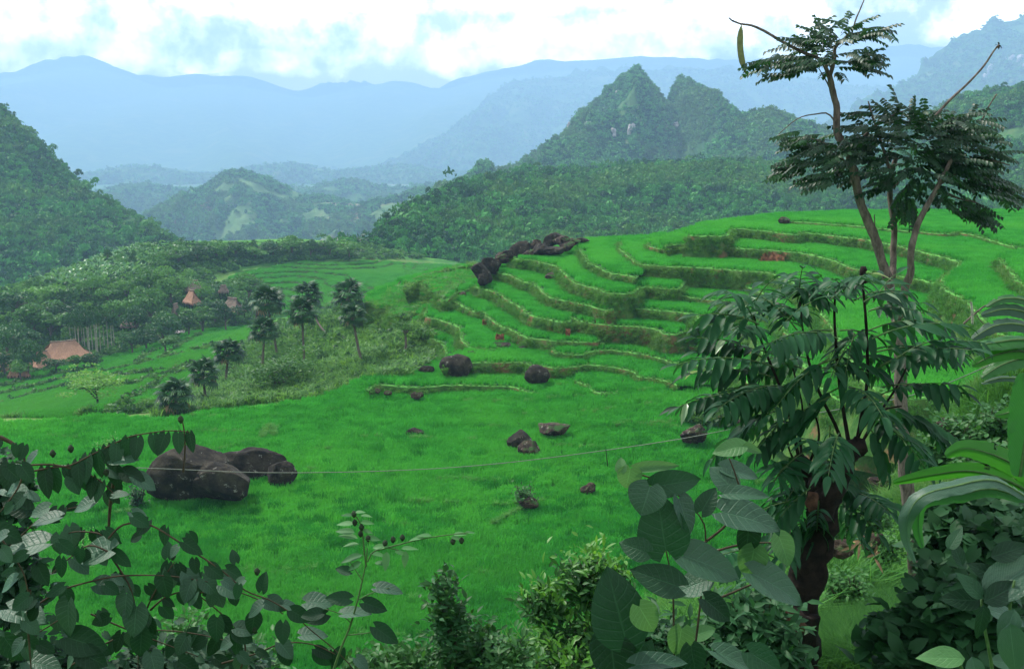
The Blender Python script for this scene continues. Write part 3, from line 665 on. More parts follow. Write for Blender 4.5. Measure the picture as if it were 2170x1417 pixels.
def crown_proto(nm, mat, nleaf, ls, seed, flat=.8, lumps=7):
    """ragged crown of radius about 1: leaf faces around several lumps"""
    g = np.random.default_rng(seed); ctr = g.normal(0, .38, (lumps, 3)); ctr[:, 2] = ctr[:, 2] * .7 + .45; rad = g.uniform(.32, .6, lumps)
    li = g.integers(0, lumps, nleaf); d = g.normal(size=(nleaf, 3)); d /= np.linalg.norm(d, axis=1)[:, None]
    d[:, 2] = np.abs(d[:, 2]) * .9 - .25
    pos_ = ctr[li] + d * (rad[li] * g.uniform(.75, 1.08, nleaf))[:, None] * np.array([1, 1, flat])
    up = d + g.normal(0, .55, (nleaf, 3)); up /= np.linalg.norm(up, axis=1)[:, None]
    t1 = np.cross(up, g.normal(size=(nleaf, 3))); t1 /= np.linalg.norm(t1, axis=1)[:, None]; t2 = np.cross(up, t1)
    L_ = ls * g.uniform(.6, 1.5, nleaf)[:, None]
    V = np.stack([pos_ - t1 * L_, pos_ - t2 * L_ * .5 + up * L_ * .1, pos_ + t1 * L_, pos_ + t2 * L_ * .5 + up * L_ * .1], 1).reshape(-1, 3)
    k_ = np.arange(nleaf)[:, None] * 4
    Fc = np.concatenate([k_ + np.array([[0, 1, 2]]), k_ + np.array([[0, 2, 3]])])
    return V, Fc
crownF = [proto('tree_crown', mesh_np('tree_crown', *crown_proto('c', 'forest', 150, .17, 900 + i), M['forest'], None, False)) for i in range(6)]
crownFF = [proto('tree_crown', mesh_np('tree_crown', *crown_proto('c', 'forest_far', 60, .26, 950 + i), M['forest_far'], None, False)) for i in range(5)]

V, s = hill('hill', 'wooded hill rising on the left above the village', [(-420,-40,760),(-150,120,740),(0,234,720),(60,296,700),(120,356,680),(170,405,665),(230,432,640),(285,462,610),(330,492,590),(380,520,560),(450,560,540)], 420, -112, 250, 13, 4, power=.85, ymin=335)
wood('woodland', 'dense wood on the slope of the left hill', V, s, 21000, 5.0, crownF, .30, 1)
V, s = hill('hill', 'low dark forested ridge behind the terraced spur', [(700,560,400),(770,522,430),(830,496,470),(880,458,510),(930,428,560),(980,402,600),(1050,386,640),(1120,376,660),(1200,372,680),(1280,366,690),(1350,360,690),(1450,352,690),(1550,352,690),(1650,356,690),(1750,366,690),(1850,372,690),(2000,392,690),(2300,380,690),(2600,380,690)], 360, -62, 200, 11, 8, nu=300, power=.95)
wood('woodland', 'dense dark wood on the low ridge behind the terraces', V, s, 28000, 4.6, crownF, .20, 2)
V, s = hill('hill', 'small knoll of lighter woodland at the foot of the dark ridge', [(760,545,390),(840,500,430),(900,470,455),(960,440,480),(1020,428,500),(1090,440,500),(1160,462,480),(1230,500,450),(1300,540,420)], 120, -60, 120, 5, 18, nu=120, nv=40, ymin=385)
wood('woodland', 'pale green wood on the knoll below the dark ridge', V, s, 5200, 3.6, crownF, .25, 3)
V, s = hill('hill', 'rounded hill with bare reddish patches in the middle of the valley', [(240,540,1536),(300,500,1600),(340,462,1664),(400,418,1728),(450,384,1760),(490,363,1776),(540,370,1776),(600,394,1776),(650,414,1760),(720,424,1760),(800,440,1728),(900,470,1664),(1000,520,1600)], 420, -240, 300, 32, 12, mat='hill_pale')
wood('woodland', 'scattered trees on the rounded hill in mid valley', V, s, 24000, 5.6, crownFF, .31, 4, 48)
V, s = hill('hill', 'lower shoulder with pinkish clearings right of the rounded hill', [(660,470,1488),(740,446,1536),(800,426,1584),(870,405,1600),(920,401,1616),(970,412,1632),(1050,430,1632),(1200,440,1632)], 360, -240, 300, 24, 13, mat='hill_pale')
wood('woodland', 'thin trees on the shoulder right of the rounded hill', V, s, 11000, 5.8, crownFF, .43, 5, 45)
V, s = hill('hill', 'row of low hazy foothills beyond the rounded hill', [(60,440,2500),(180,418,2550),(290,392,2600),(400,402,2650),(520,384,2700),(640,396,2700),(740,382,2700),(840,398,2650),(940,388,2600),(1080,402,2600)], 700, -330, 300, 40, 27)
wood('woodland', 'hazy woods on the low foothills', V, s, 14000, 7.5, crownFF, .30, 14, 70)
V, s = hill('hill', 'second fainter row of foothills at the foot of the great blue mountain', [(0,392,4000),(150,372,4050),(300,352,4100),(450,366,4150),(600,346,4200),(720,362,4200),(850,350,4150),(1000,368,4100),(1200,380,4000)], 900, -420, 500, 60, 28)
wood('woodland', 'faint woods on the second row of foothills', V, s, 9000, 11, crownFF, .30, 15, 100)
V, s = hill('mountain', 'steep twin peaked karst mountain behind the forested ridge', [(960,440,1210),(1040,400,1230),(1090,362,1250),(1115,336,1260),(1150,316,1280),(1190,292,1300),(1215,255,1310),(1250,222,1320),(1285,192,1330),(1310,162,1330),(1328,147,1330),(1346,142,1330),(1364,160,1330),(1388,190,1325),(1404,214,1320),(1417,212,1315),(1432,176,1310),(1446,168,1308),(1466,172,1305),(1490,188,1300),(1515,212,1290),(1540,240,1280),(1562,266,1270),(1600,300,1250),(1680,340,1220),(1800,380,1200)], 420, -110, 260, 44, 14, jag=5.0, nu=300, nv=90, power=.8)
wood('woodland', 'forest covering the twin peaked karst mountain', V, s, 40000, 4.0, crownFF, .33, 6, 60)
KV = V
V, s = hill('mountain', 'dome shaped hill to the right of the twin peaks', [(1470,350,1000),(1510,312,1020),(1545,276,1040),(1575,250,1050),(1610,238,1050),(1650,241,1050),(1700,252,1050),(1740,268,1040),(1800,300,1030),(1880,330,1010),(2000,360,1000)], 300, -100, 260, 15, 15, power=.85)
wood('woodland', 'trees over the dome shaped hill right of the twin peaks', V, s, 14000, 5.2, crownFF, .33, 7, 55)
V, s = hill('hill', 'wooded hill on the right behind the tall slender tree', [(1820,380,760),(1880,330,780),(1930,278,800),(1980,240,810),(2030,214,815),(2090,200,820),(2170,200,820),(2260,180,820),(2400,140,820)], 330, -50, 260, 14, 16, power=.9)
wood('woodland', 'dense wood on the hill behind the tall slender tree', V, s, 14000, 5.2, crownF, .28, 8)
V, s = hill('mountain', 'high hazy mountain with pale cliffs at the right edge', [(1640,330,3581),(1740,290,3675),(1820,240,3770),(1900,190,3864),(1960,150,3958),(2010,118,4015),(2060,84,4052),(2110,60,4090),(2170,42,4109),(2260,22,4109),(2400,10,4109),(2700,80,3958)], 1200, -230, 150, 80, 17, nu=200)
FV = V
wood('woodland', 'hazy forest on the high mountain at the right edge', V, s, 16000, 11.0, crownFF, .30, 9, 90)
V, s = hill('mountain', 'pale hazy mountainside under the cloud bank', [(560,470,5400),(700,430,5640),(790,405,5760),(840,392,5880),(880,352,6000),(930,320,6120),(985,262,6240),(1040,215,6360),(1100,178,6480),(1180,164,6600),(1300,158,6600),(1450,150,6600),(1600,160,6480),(1750,175,6480),(1950,200,6360)], 2000, -420, 250, 110, 19, mat='hill', nu=240, power=.9, side=-.1)
wood('woodland', 'far hazy forest on the pale mountainside', V, s, 18000, 13, crownFF, .30, 10, 120)
V, s = hill('mountain', 'great blue mountain filling the distance on the left', [(-1300,120,9000),(-400,110,9000),(-100,170,9000),(60,160,9000),(170,142,9000),(260,160,9000),(350,186,9000),(450,178,9000),(560,190,9000),(650,206,9000),(740,190,9000),(830,176,9000),(930,190,9000),(1050,165,9000),(1300,145,9000),(1700,150,9000),(1900,120,9000),(2300,150,9000),(3200,160,9000)], 6600, -760, 100, 130, 23, nu=260, nv=110, power=.9)

# valley floor and air
gx = np.linspace(-6000, 6000, 120); gy = np.linspace(300, 9100, 120); GX2, GY2 = np.meshgrid(gx, gy)
GZ2 = -235 + 14 * (fbm(GX2 / 300, GY2 / 300, 41, 4) - .5) - 10 * np.clip((GY2 - 1500) / 2000, 0, 1) - 120 * np.clip((GY2 - 3500) / 4000, 0, 1)
GZ2 = np.where(GY2 < 700, -90 - (GY2 - 300) * .36, GZ2)
Vg = np.stack([GX2, GY2, GZ2], -1)
tag(obj('valley_floor', mesh_np('valley_floor', Vg.reshape(-1, 3), grid_faces(120, 120), M['far_field'])), 'pale fields on the distant valley floor', kind='structure')
wood('woodland', 'copses dotted over the distant valley floor', Vg, np.ones(120), 16000, 13, crownFF, .40, 12, 130)
haze_m = bpy.data.materials.new('haze'); haze_m.use_nodes = True; hn = NT(haze_m.node_tree); hn.n.clear()
pv = hn.add('ShaderNodeVolumePrincipled'); pv.inputs['Color'].default_value = (*HAZE_COLOR, 1); pv.inputs['Density'].default_value = HAZE_DENSITY; pv.inputs['Anisotropy'].default_value = .0
ho = hn.add('ShaderNodeOutputMaterial'); hn.l.new(pv.outputs[0], ho.inputs['Volume'])
x0, x1, y0, y1, z0, z1 = -6100, 6100, -30, 9250, -900, 480
hv8 = [(x, y, z) for x in (x0, x1) for y in (y0, y1) for z in (z0, z1)]
hz = mesh_np('haze', hv8, [(0, 1, 3, 2), (4, 6, 7, 5), (0, 4, 5, 1), (2, 3, 7, 6), (0, 2, 6, 4), (1, 5, 7, 3)], haze_m, None, False)
tag(obj('haze', hz), 'thin blue haze filling the valley', kind='stuff')

# something to ask "where does this pixel meet the ground?"
_V = [VT, VF]; _F = [FT, Fc_field if 'Fc_field' in globals() else grid_faces(len(GY), GX.shape[1])[ins.ravel()[grid_faces(len(GY), GX.shape[1])].all(1)]]
for z, f3, b3, pl in polys:
    _V.append(np.c_[pl, np.full(len(pl), z)]); _F.append(np.array(mgeo.tessellate_polygon([[Vector((q[0], q[1], 0)) for q in pl]])))
off = 0; VV = []; FF = []
for v_, f_ in zip(_V, _F): VV.append(v_); FF.append(f_ + off); off += len(v_)
VV = np.concatenate(VV); FF = np.concatenate(FF)
GROUND = BVHTree.FromPolygons(VV.tolist(), FF.tolist())
def at(px, py, far=None):
    h = GROUND.ray_cast(Vector((0, 0, 0)), ray(px, py).normalized(), 900)
    if h[0] is None: return P(px, py, far or 150)
    return h[0]
def ground_z(x, y):
    h = GROUND.ray_cast(Vector((x, y, 40)), Vector((0, 0, -1)), 300); return h[0].z if h[0] else -25.0
# ------------------------------------------------------------------ rocks
def rock(center, size, seed, mat, rough=.35, sub=4, flat=0.0, rz_=0.0, tilt=0.0, name='boulder', label='', cat='boulder', group=None, parent=None, sharp=1.0, facets=7):
    import bmesh
    bm = bmesh.new(); bmesh.ops.create_icosphere(bm, subdivisions=sub, radius=1.0)
    V = np.array([v.co[:] for v in bm.verts]); Fc = np.array([[v.index for v in f.verts] for f in bm.faces]); bm.free()
    out = []
    gp_ = np.random.default_rng(seed + 5000); pl_ = [(Vector(gp_.normal(size=3)).normalized(), gp_.uniform(.58, .88)) for _ in range(facets)]
    o3 = Vector((seed * 3.7, seed * 1.9, seed * 5.3))
    for v in V:
        q = Vector(v)
        d = mnoise.fractal(q * .9 + o3, 1.0, 2.0, 3) * rough + abs(mnoise.noise(q * 2.1 + o3)) * rough * -.5 * sharp + mnoise.fractal(q * 4 + o3, .8, 2.1, 4) * rough * .22 - max(0, .12 - abs(mnoise.noise(q * 1.6 - o3))) * rough * 1.6
        q = q * (1 + d)
        for pn_, pd_ in pl_: q = q - pn_ * max(0.0, q.dot(pn_) - pd_) * .92
        out.append(q)
    V = np.array([o[:] for o in out]); V = V * np.array(size) / 2
    V[:, 2] = np.maximum(V[:, 2], -size[2] * .42)
    Mt = Matrix.Rotation(rz_, 4, 'Z') @ Matrix.Rotation(tilt, 4, 'Y'); V = V @ np.array(Mt)[:3, :3].T
    o = obj(name, mesh_np(name, V, Fc, M[mat]), parent); o.location = center
    if parent is None: tag(o, label, cat, group)
    return o
def prock(px0, px1, py0, py1, D, seed, mat='rock', **k):
    """a rock filling the pixel box, standing at distance D"""
    c = P((px0 + px1) / 2, (py0 + py1) / 2, D); s = PXM(D) * 1.02
    wd, ht = (px1 - px0) * s, (py1 - py0) * s
    k.setdefault('deep', .8); dp = k.pop('deep')
    return rock((c.x, c.y + wd * .1, c.z - ht * .04), (wd * 1.02, wd * dp, ht * 1.22), seed, mat, **k)
gF = 'boulders lying in the paddies'
D1 = (PZ(430, 1048, Z0 - .1)).y
prock(300, 478, 950, 1062, D1, 3, label='large rounded dark boulder with white lichen, left one of the pair in the lower paddy', sub=5, rough=.20, deep=.7, facets=4, group=gF)
prock(390, 540, 985, 1056, D1 - 1.2, 8, label='low dark boulder wedged between the two large ones in the lower paddy', sub=5, rough=.32, group=gF)
prock(440, 612, 952, 1030, D1 + 4.5, 12, label='long brownish dark boulder on the right behind the lichen covered one', sub=5, rough=.20, group=gF)
prock(560, 628, 975, 1032, D1 + 2.6, 15, label='small black rock leaning on the right end of the long boulder', sub=4, rough=.3, group=gF)
D2 = PZ(1130, 960, Z0).y
prock(1073, 1128, 912, 954, D2 + 1, 21, mat='rock', tilt=-.5, label='dark slanting rock left of the pale stony outcrop in the paddy', group=gF)
prock(1098, 1146, 930, 978, D2 - .5, 22, mat='rock_brown', tilt=-.7, label='pale lichened stone at the foot of the outcrop in the paddy', group=gF)
prock(1140, 1212, 898, 922, D2 + 3, 23, mat='rock_brown', label='long low reddish brown rock at the top of the paddy outcrop', group=gF)
prock(862, 900, 908, 924, PZ(880, 920, Z0).y, 25, label='small flat dark stone alone in the middle of the paddy', group=gF)
prock(1100, 1142, 1052, 1078, PZ(1120, 1070, Z0).y, 27, mat='rock_brown', label='brown stone beneath the little leafy bush in the paddy', group=gF)
prock(1232, 1268, 1026, 1046, PZ(1250, 1040, Z0).y, 28, mat='rock_brown', tilt=-.3, label='half sunken brown stone near the heart leaved shrub', group=gF)
DB = PZ(960, 795, -24.2).y
prock(930, 1000, 754, 798, DB - 1.3, 31, rough=.16, facets=0, label='round black boulder with pale spots at the left end of a terrace bank', group='boulders on the terraces')
prock(890, 922, 775, 793, DB, 32, label='small pointed dark rock left of the round black boulder', group='boulders on the terraces')
prock(1112, 1165, 776, 812, PZ(1138, 812, -23.9).y, 33, rough=.16, facets=0, label='smooth dome shaped grey boulder in front of a terrace bank', group='boulders on the terraces')
prock(1042, 1082, 724, 742, PZ(1060, 742, -23).y, 34, label='dark rock with small stones beside the bare red cut', group='boulders on the terraces')
prock(985, 1012, 744, 754, PZ(1000, 754, -23).y, 35, label='small dark stone at the end of the sandy path', group='boulders on the terraces')
prock(1094, 1120, 735, 746, PZ(1107, 746, -23).y, 36, label='flat dark stone right of the rock by the red cut', group='boulders on the terraces')
prock(971, 990, 620, 633, PZ(980, 632, -21.8).y, 37, mat='rock_brown', label='brown stone on the terrace edge below the long black ridge rock', group='boulders on the terraces')
prock(1154, 1180, 577, 594, PZ(1168, 596, -19.25).y - .4, 38, mat='rock_brown', label='grey brown stone set in a steep terrace bank', group='boulders on the terraces')
prock(1648, 1676, 460, 474, PZ(1660, 474, -13.3).y, 39, mat='rock_brown', label='lone brown rock on the skyline of the top terrace', group='boulders on the terraces')
gR = 'rocks of the outcrop on the crest of the spur'
for q, (a, b, c_, d, DD, mt, tl, lb) in enumerate([
    (1000, 1042, 552, 604, 127, 'rock', -.7, 'long black rock at the lower left end of the crest outcrop'),
    (1018, 1062, 540, 580, 130, 'rock', -.6, 'black rock just above the lowest one of the crest outcrop'),
    (1072, 1128, 514, 548, 134, 'rock', -.35, 'big dark slanting rock in the middle of the crest outcrop'),
    (1040, 1084, 534, 560, 133, 'rock_brown', -.3, 'brown rubble stone left of the big slanting crest rock'),
    (1122, 1170, 518, 545, 133, 'rock', -.3, 'broad dark rock below the highest crest rock'),
    (1150, 1196, 492, 520, 137, 'rock', -.5, 'highest dark rock of the crest outcrop'),
    (1150, 1200, 522, 540, 132, 'rock', -.1, 'low dark rock beside the little terrace under the crest'),
    (1172, 1214, 500, 520, 136, 'rock_brown', -.2, 'brown broken rock right of the highest crest rock'),
    (1196, 1232, 506, 520, 136, 'rock_brown', 0, 'low brown rock near the right end of the crest outcrop'),
    (1220, 1248, 503, 514, 137, 'rock', 0, 'small dark rock ending the crest outcrop on the right'),
    (1120, 1152, 508, 530, 135, 'rock_brown', -.5, 'brown jagged rock filling the gap left of the highest crest rock'),
    (1060, 1092, 530, 552, 133, 'rock', -.5, 'dark slab leaning on the lower end of the big slanting crest rock'),
    (1184, 1222, 512, 530, 134, 'rock_brown', -.2, 'brown rubble rock in front of the right part of the crest outcrop'),
    (1008, 1040, 578, 604, 126, 'rock', -.6, 'dark foot stone of the crest outcrop at its lower left'),
    (1106, 1136, 530, 550, 133, 'rock_brown', 0, 'reddish brown rubble right of the big slanting crest rock')]):
    prock(a, b, c_, d, DD, 50 + q, mat=mt, tilt=tl, label=lb, group=gR, rough=.4, sharp=1.4, facets=14)
for q, (x, y, s_) in enumerate([(790,826,9),(800,829,8),(822,832,9),(880,838,12),(890,836,9),(1222,806,10),(1230,804,9),(1075,798,9),(1085,797,8),(1340,818,9),(1330,822,7)]):
    h = P(x, y, 96.0); prock(x - s_, x + s_, y - s_ * .6, y + s_ * .6, PZ(x, y + 4, -24.6).y - .3, 80 + q, mat='rock_brown', sub=3, name='stone', cat='stone', label='pale rough stone ' + ['at the very left foot of the lowest terrace bank', 'second from the left under the lowest terrace bank', 'white stone right of the left pair under the lowest bank', 'largest stone under the lowest terrace bank', 'beside the largest stone under the lowest bank', 'left of the pocket terrace', 'on the corner of the pocket terrace', 'under the bank between the two round boulders', 'left neighbour of the stone between the round boulders', 'right of the pocket terrace', 'left one of the two right of the pocket terrace'][q], group='loose stones under the terrace banks')
prock(1443, 1500, 900, 940, PZ(1470, 935, -24.3).y, 95, mat='rock_brown', label='craggy brown rock under the left side of the grassy mound', group=gF)
prock(1560, 1600, 885, 912, PZ(1580, 910, -24).y, 96, mat='rock_brown', label='brown rock at the right end of the grassy mound', group=gF)
prock(1490, 1545, 860, 880, PZ(1520, 880, -23.9).y + 2, 97, mat='rock_brown', label='brown stone showing on top of the grassy mound', group=gF)

# pale cliffs on the mountains, standing out of the slope
def surf_near(V, px, py):
    a = V.reshape(-1, 3); fx, fy = to_px(a[:, 0], a[:, 1], a[:, 2]); ok = a[:, 1] > 50
    i = np.argmin((fx - px) ** 2 + (fy - py) ** 2 + np.where(ok, 0, 1e9) + a[:, 1] * .02); return a[i]
for lst, VV_, nm in (([(1248,265,9,7),(1238,268,6,5),(1157,342,6,10),(1300,285,7,12),(1335,280,8,12),(1342,274,5,8),(1308,200,4,6),(1205,268,5,6),(1432,268,8,6),(1590,300,4,4)], KV, 'karst face'),
                     ([(2100,150,9,9),(2125,135,8,12),(2145,128,8,8),(2165,125,9,7),(2085,165,7,7),(2045,205,6,5),(2170,140,6,8)], FV, 'high hazy mountain')):
    for q, (x, y, w_, h_) in enumerate(lst):
        a = surf_near(VV_, x, y); s_ = PXM(a[1])
        rock((a[0], a[1] - 2, a[2]), (w_ * s_ * 2.2, w_ * s_ * 1.2, h_ * s_ * 3.0), 120 + q, 'limestone', sub=3, name='cliff', cat='cliff', label='pale limestone cliff ' + (['high on the left shoulder of the karst peak', 'just left of the one on the left shoulder of the karst peak', 'low on the far left spur of the karst peak', 'left of the pair in the middle of the karst face', 'right one of the pair in the middle of the karst face', 'small, above the middle pair on the karst face', 'directly under the main karst summit', 'at the left edge of the karst face', 'below the second karst summit', 'beneath the dome shaped hill'] if 'karst' in nm else ['at the centre of the hazy mountain face', 'tallest, right of the central one on the hazy mountain', 'between the tallest one and the picture edge', 'topmost by the right picture edge', 'left end of the band on the hazy mountain', 'far below the band on the hazy mountain', 'lower one by the right picture edge'])[q], group='limestone cliffs on the ' + nm)

# ------------------------------------------------------------------ fan palms
M['palm'] = leafmat('palm_leaf', (.007, .038, .012), (.025, .095, .024), .5, .12, 0, .5, .2)
M['palm_dry'] = leafmat('palm_dead_leaf', (.14, .09, .05), (.28, .19, .11), .8, .1, 0, .5, .1)
def fan_frond(seed, Lp=1.0, Rf=.95, nseg=17):
    g = np.random.default_rng(seed); acc = Acc()
    tube(acc, [(0, 0, 0), (0, Lp * .5, .10), (0, Lp, .06)], [.035, .028, .022], 4)
    for i in range(nseg):
        th = R(-105 + 210 * i / (nseg - 1)); dx, dy = math.sin(th), math.cos(th); L_ = Rf * (.8 + .25 * math.cos(th * .7)) * g.uniform(.9, 1.1)
        px_, py_ = dy, -dx; w_ = .075; dr = g.uniform(.25, .55)
        base = np.array([0, Lp, .06]); r = [.05, .55, 1.0]; z_ = [0.02, -.02, -dr * L_]; ww = [.02, w_, .008]
        V = []
        for rr, zz, wq in zip(r, z_, ww):
            cc = base + np.array([dx, dy, 0]) * rr * L_ * (1 if rr < 1 else .86) + np.array([0, 0, zz]); V += [cc + np.array([px_, py_, .25]) * wq, cc - np.array([px_, py_, -.25]) * wq]
        acc.add(V, [(0, 1, 3), (0, 3, 2), (2, 3, 5), (2, 5, 4)])
    return acc
frond_me = [fan_frond(i).mesh('frond', M['palm']) for i in range(4)]; dead_me = fan_frond(9, .9, .8, 11).mesh('dead_frond', M['palm_dry'])
def palm(cx, cy, crown_px, bx, by, D, label, n_=30, lean=.0):
    s_ = PXM(D); top = P(cx, cy, D); base = P(bx, by, D + lean); cr = crown_px * s_ / 2 / 1.75
    root = empty('fan_palm', base, label, 'palm', 'fan palms on the slope beside the terraces')
    acc = Acc(); mid_ = base.lerp(top, .5) + Vector((.12 * (top.x - base.x), 0, 0)); hgt_ = (top - base).length; r0 = .16
    tube(acc, [base - Vector((0, 0, .8)), base.lerp(mid_, .5), mid_, top], [r0 * 1.2, r0, r0 * .85, r0 * .8], 7, .25)
    o = obj('trunk', acc.mesh('trunk', M['bark'], base), root)
    g = np.random.default_rng(int(cx))
    for i in range(n_):
        a_ = i * 2.399 + g.uniform(-.2, .2); e = R(78 - 118 * (i / n_) ** .9 + g.uniform(-8, 8))
        d = Vector((math.cos(a_) * math.cos(e), math.sin(a_) * math.cos(e), math.sin(e)))
        dead = i > n_ * .9
        Mx = basis(top - base, d, (0, 0, 1) if abs(d.z) < .95 else (1, 0, 0), cr * (g.uniform(.85, 1.1)))
        obj('dead_frond' if dead else 'frond', dead_me if dead else frond_me[i % 4], root, Mx)
    return root
palm(372, 840, 92, 374, 884, 100, 'short trunkless looking fan palm at the brow of the paddy, lowest of the row')
palm(430, 795, 82, 438, 862, 110, 'fan palm with a thin short trunk right of the lowest one')
palm(483, 750, 78, 478, 800, 130, 'bushy fan palm half sunk in shrubs above the thin short one')
palm(560, 705, 76, 556, 760, 142, 'dark fan palm whose crown hangs below the tall ringed one')
palm(567, 642, 84, 586, 735, 150, 'tall fan palm with a pale trunk crossing the dark crown below it')
palm(640, 668, 80, 646, 792, 125, 'upright fan palm with full round crown above the spreading tree')
palm(652, 628, 74, 716, 740, 150, 'fan palm on a long leaning trunk behind the upright one', lean=-8)
palm(738, 628, 82, 745, 690, 135, 'broad double headed looking fan palm highest on the right')
palm(747, 672, 68, 778, 803, 112, 'fan palm on a tall slim trunk beside the terrace brow')

# ------------------------------------------------------------------ broadleaf trees and shrubs of the valley
M['tree_dark'] = leafmat('tree_dark', (.006, .035, .013), (.035, .13, .03), .55, .2, 0, .3, .35, .5, (.05, .15, .03), .12)
M['tree_mid'] = leafmat('tree_mid', (.018, .085, .018), (.085, .24, .045), .55, .25, 0, .3, .3)
M['tree_bright'] = leafmat('tree_bright', (.04, .15, .03), (.12, .30, .06), .55, .3, 0, .3, .3)
M['tree_light'] = leafmat('tree_light', (.06, .20, .03), (.16, .36, .07), .55, .35, 0, .3, .3)
M['banana_far'] = leafmat('banana_far', (.03, .15, .045), (.12, .30, .10), .4, .3, 0, .5, .5)
def tree_at(root_name, base, wdt, hgt_, label, cat, mat, seed, nleaf=900, ls=.075, group=None, trunk='bark', tfrac=.35, lumps=11, stems=1, flat=.8, tr=.035):
    g = np.random.default_rng(seed); root = empty(root_name, base, label, cat, group)
    acc = Acc(); cc = hgt_ * (tfrac + (1 - tfrac) * .35)
    for s_ in range(stems):
        ox = g.uniform(-.2, .2) * wdt * (stems > 1)
        tube(acc, [(ox * .5, 0, -.4), (ox * .8 + g.uniform(-.03, .03) * wdt, 0, cc * .5), (ox, 0, cc * 1.05)], [hgt_ * tr, hgt_ * tr * .75, hgt_ * tr * .45], 6, .2)
    for k_ in range(7):
        a_ = g.uniform(0, 6.28); r_ = g.uniform(.2, .42) * wdt; z_ = cc + g.uniform(-.05, .35) * hgt_ * (1 - tfrac)
        tube(acc, [(0, 0, cc * g.uniform(.5, .9)), (math.cos(a_) * r_ * .5, math.sin(a_) * r_ * .5, (cc + z_) / 2), (math.cos(a_) * r_, math.sin(a_) * r_, z_)], [hgt_ * tr * .4, hgt_ * tr * .28, hgt_ * tr * .1], 4)
    obj('trunk', acc.mesh('trunk', M[trunk]), root)
    V, Fc = crown_proto('c', mat, nleaf, ls, seed, flat, lumps); ch = hgt_ * (1 - tfrac)
    V = (V - [0, 0, .45]) / 1.0 * np.array([wdt * .52, wdt * .52, ch * .55]) + [0, 0, hgt_ * tfrac + ch * .5]
    obj('crown', mesh_np('crown', V, Fc, M[mat], None, False), root)
    return root
def ptree(px, top, by, wpx, label, cat='tree', mat='tree_dark', D=None, seed=0, rn='tree', **k):
    b_ = at(px, by, D) if D is None else P(px, by, D); s_ = PXM(b_.y)
    return tree_at(rn, b_, wpx * s_, (by - top) * s_ * 1.02, label, cat, mat, seed or int(px * 7 + by), **k)
ptree(205, 770, 872, 128, 'airy light green tree with flat layered crown in front of the lower paddies', mat='tree_light', nleaf=1500, ls=.055, D=140, tfrac=.3, lumps=26, flat=.35, trunk='bark_dark', tr=.03)
ptree(605, 735, 845, 165, 'wide spreading feathery tree below the palms', mat='tree_mid', nleaf=3400, ls=.04, D=112, tfrac=.25, lumps=20, stems=3, group='shrubby trees below the palms')
ptree(530, 574, 655, 90, 'round dark green tree standing over the pale terraced field', mat='tree_mid', nleaf=1800, ls=.07, D=278)
ptree(860, 665, 745, 62, 'slim young tree on the slope below the terraces', mat='tree_mid', nleaf=900, D=112, ls=.06, stems=2)
vt = [  # px, top, base, width, kind
 (30,610,690,90,0),(75,640,715,90,1),(15,680,760,80,0),(60,690,745,70,0),(110,660,720,80,1),(140,640,700,70,0),(10,740,800,60,0),(45,760,810,50,1),(95,600,665,70,2),(135,605,660,60,0),
 (170,690,738,50,1),(255,625,700,70,1),(290,640,720,70,0),(320,610,700,80,1),(330,555,640,80,1),(365,570,650,70,2),(300,580,650,60,1),(345,660,730,70,0),(385,640,700,60,1),(400,660,712,50,0),
 (310,690,745,60,0),(350,700,748,60,1),(280,700,752,50,0),(430,600,660,60,1),(455,630,690,70,0),(430,650,705,70,1),(470,600,640,44,0),(500,650,690,40,1),(480,640,702,50,0),(415,600,630,40,2),
 (545,620,690,60,0),(585,610,665,50,1),(60,715,800,60,0),(120,755,792,50,0),(165,750,785,46,1),(195,745,782,40,0),(230,600,650,60,1),(270,590,640,60,2),(200,580,640,60,1),(395,580,640,50,2),
 (620,500,545,60,1),(580,510,545,50,0),(540,515,550,60,1),(660,508,548,50,0),(700,505,548,50,1),(500,510,550,50,0),(460,512,556,60,1),(420,515,560,56,0),(380,520,565,60,1),(740,508,550,50,2),(350,528,575,56,1),(230,524,560,18,0),(283,530,562,14,0)]
kinds = ['dark dense village tree', 'mid green village tree', 'bright feathery village tree']
protos_t = {}
def near_what(px, py):
    lm = [((130,740),'the big thatched house'),((410,630),'the stacked thatched roofs'),((375,665),'the pointed gable'),((200,700),'the pale trunked grove'),((495,655),'the grey roofed hut'),((15,770),'the roofs at the left edge'),((300,540),'the banana slope'),((600,530),'the hedge line above the pale terraces'),((740,525),'the hedge line above the pale terraces')]
    return min(lm, key=lambda q: (q[0][0] - px) ** 2 + (q[0][1] - py) ** 2)[1]
for q, (px, tp, by, wd, kd) in enumerate(vt):
    b_ = at(px, by, 250); s_ = PXM(b_.y); var = q % 3
    key = (kd, var)
    if key not in protos_t:
        protos_t[key] = tree_at('village_tree', (0, 0, 0), 6.0, 7.0, '', 'tree', ['tree_dark', 'tree_mid', 'tree_bright'][kd], 700 + kd * 10 + var, 1500, .07, 'trees around the village', tfrac=.12, lumps=9 + 3 * var)
        o = protos_t[key]
        first = True
    else: o = copy_tree(protos_t[key], (0, 0, 0))
    o.location = b_; o.rotation_euler = (0, 0, q * 1.7); o.scale = (wd * s_ / 6 * 1.15,) * 2 + ((by - tp) * s_ / 7 * 1.15,)
    o['label'] = ('broad ' if wd > 65 else 'narrow ' if wd < 50 else '') + kinds[kd] + ((' behind ' if by < 690 else ' below ') if (by % 20) > 9 else ' beside ') + near_what(px, by)
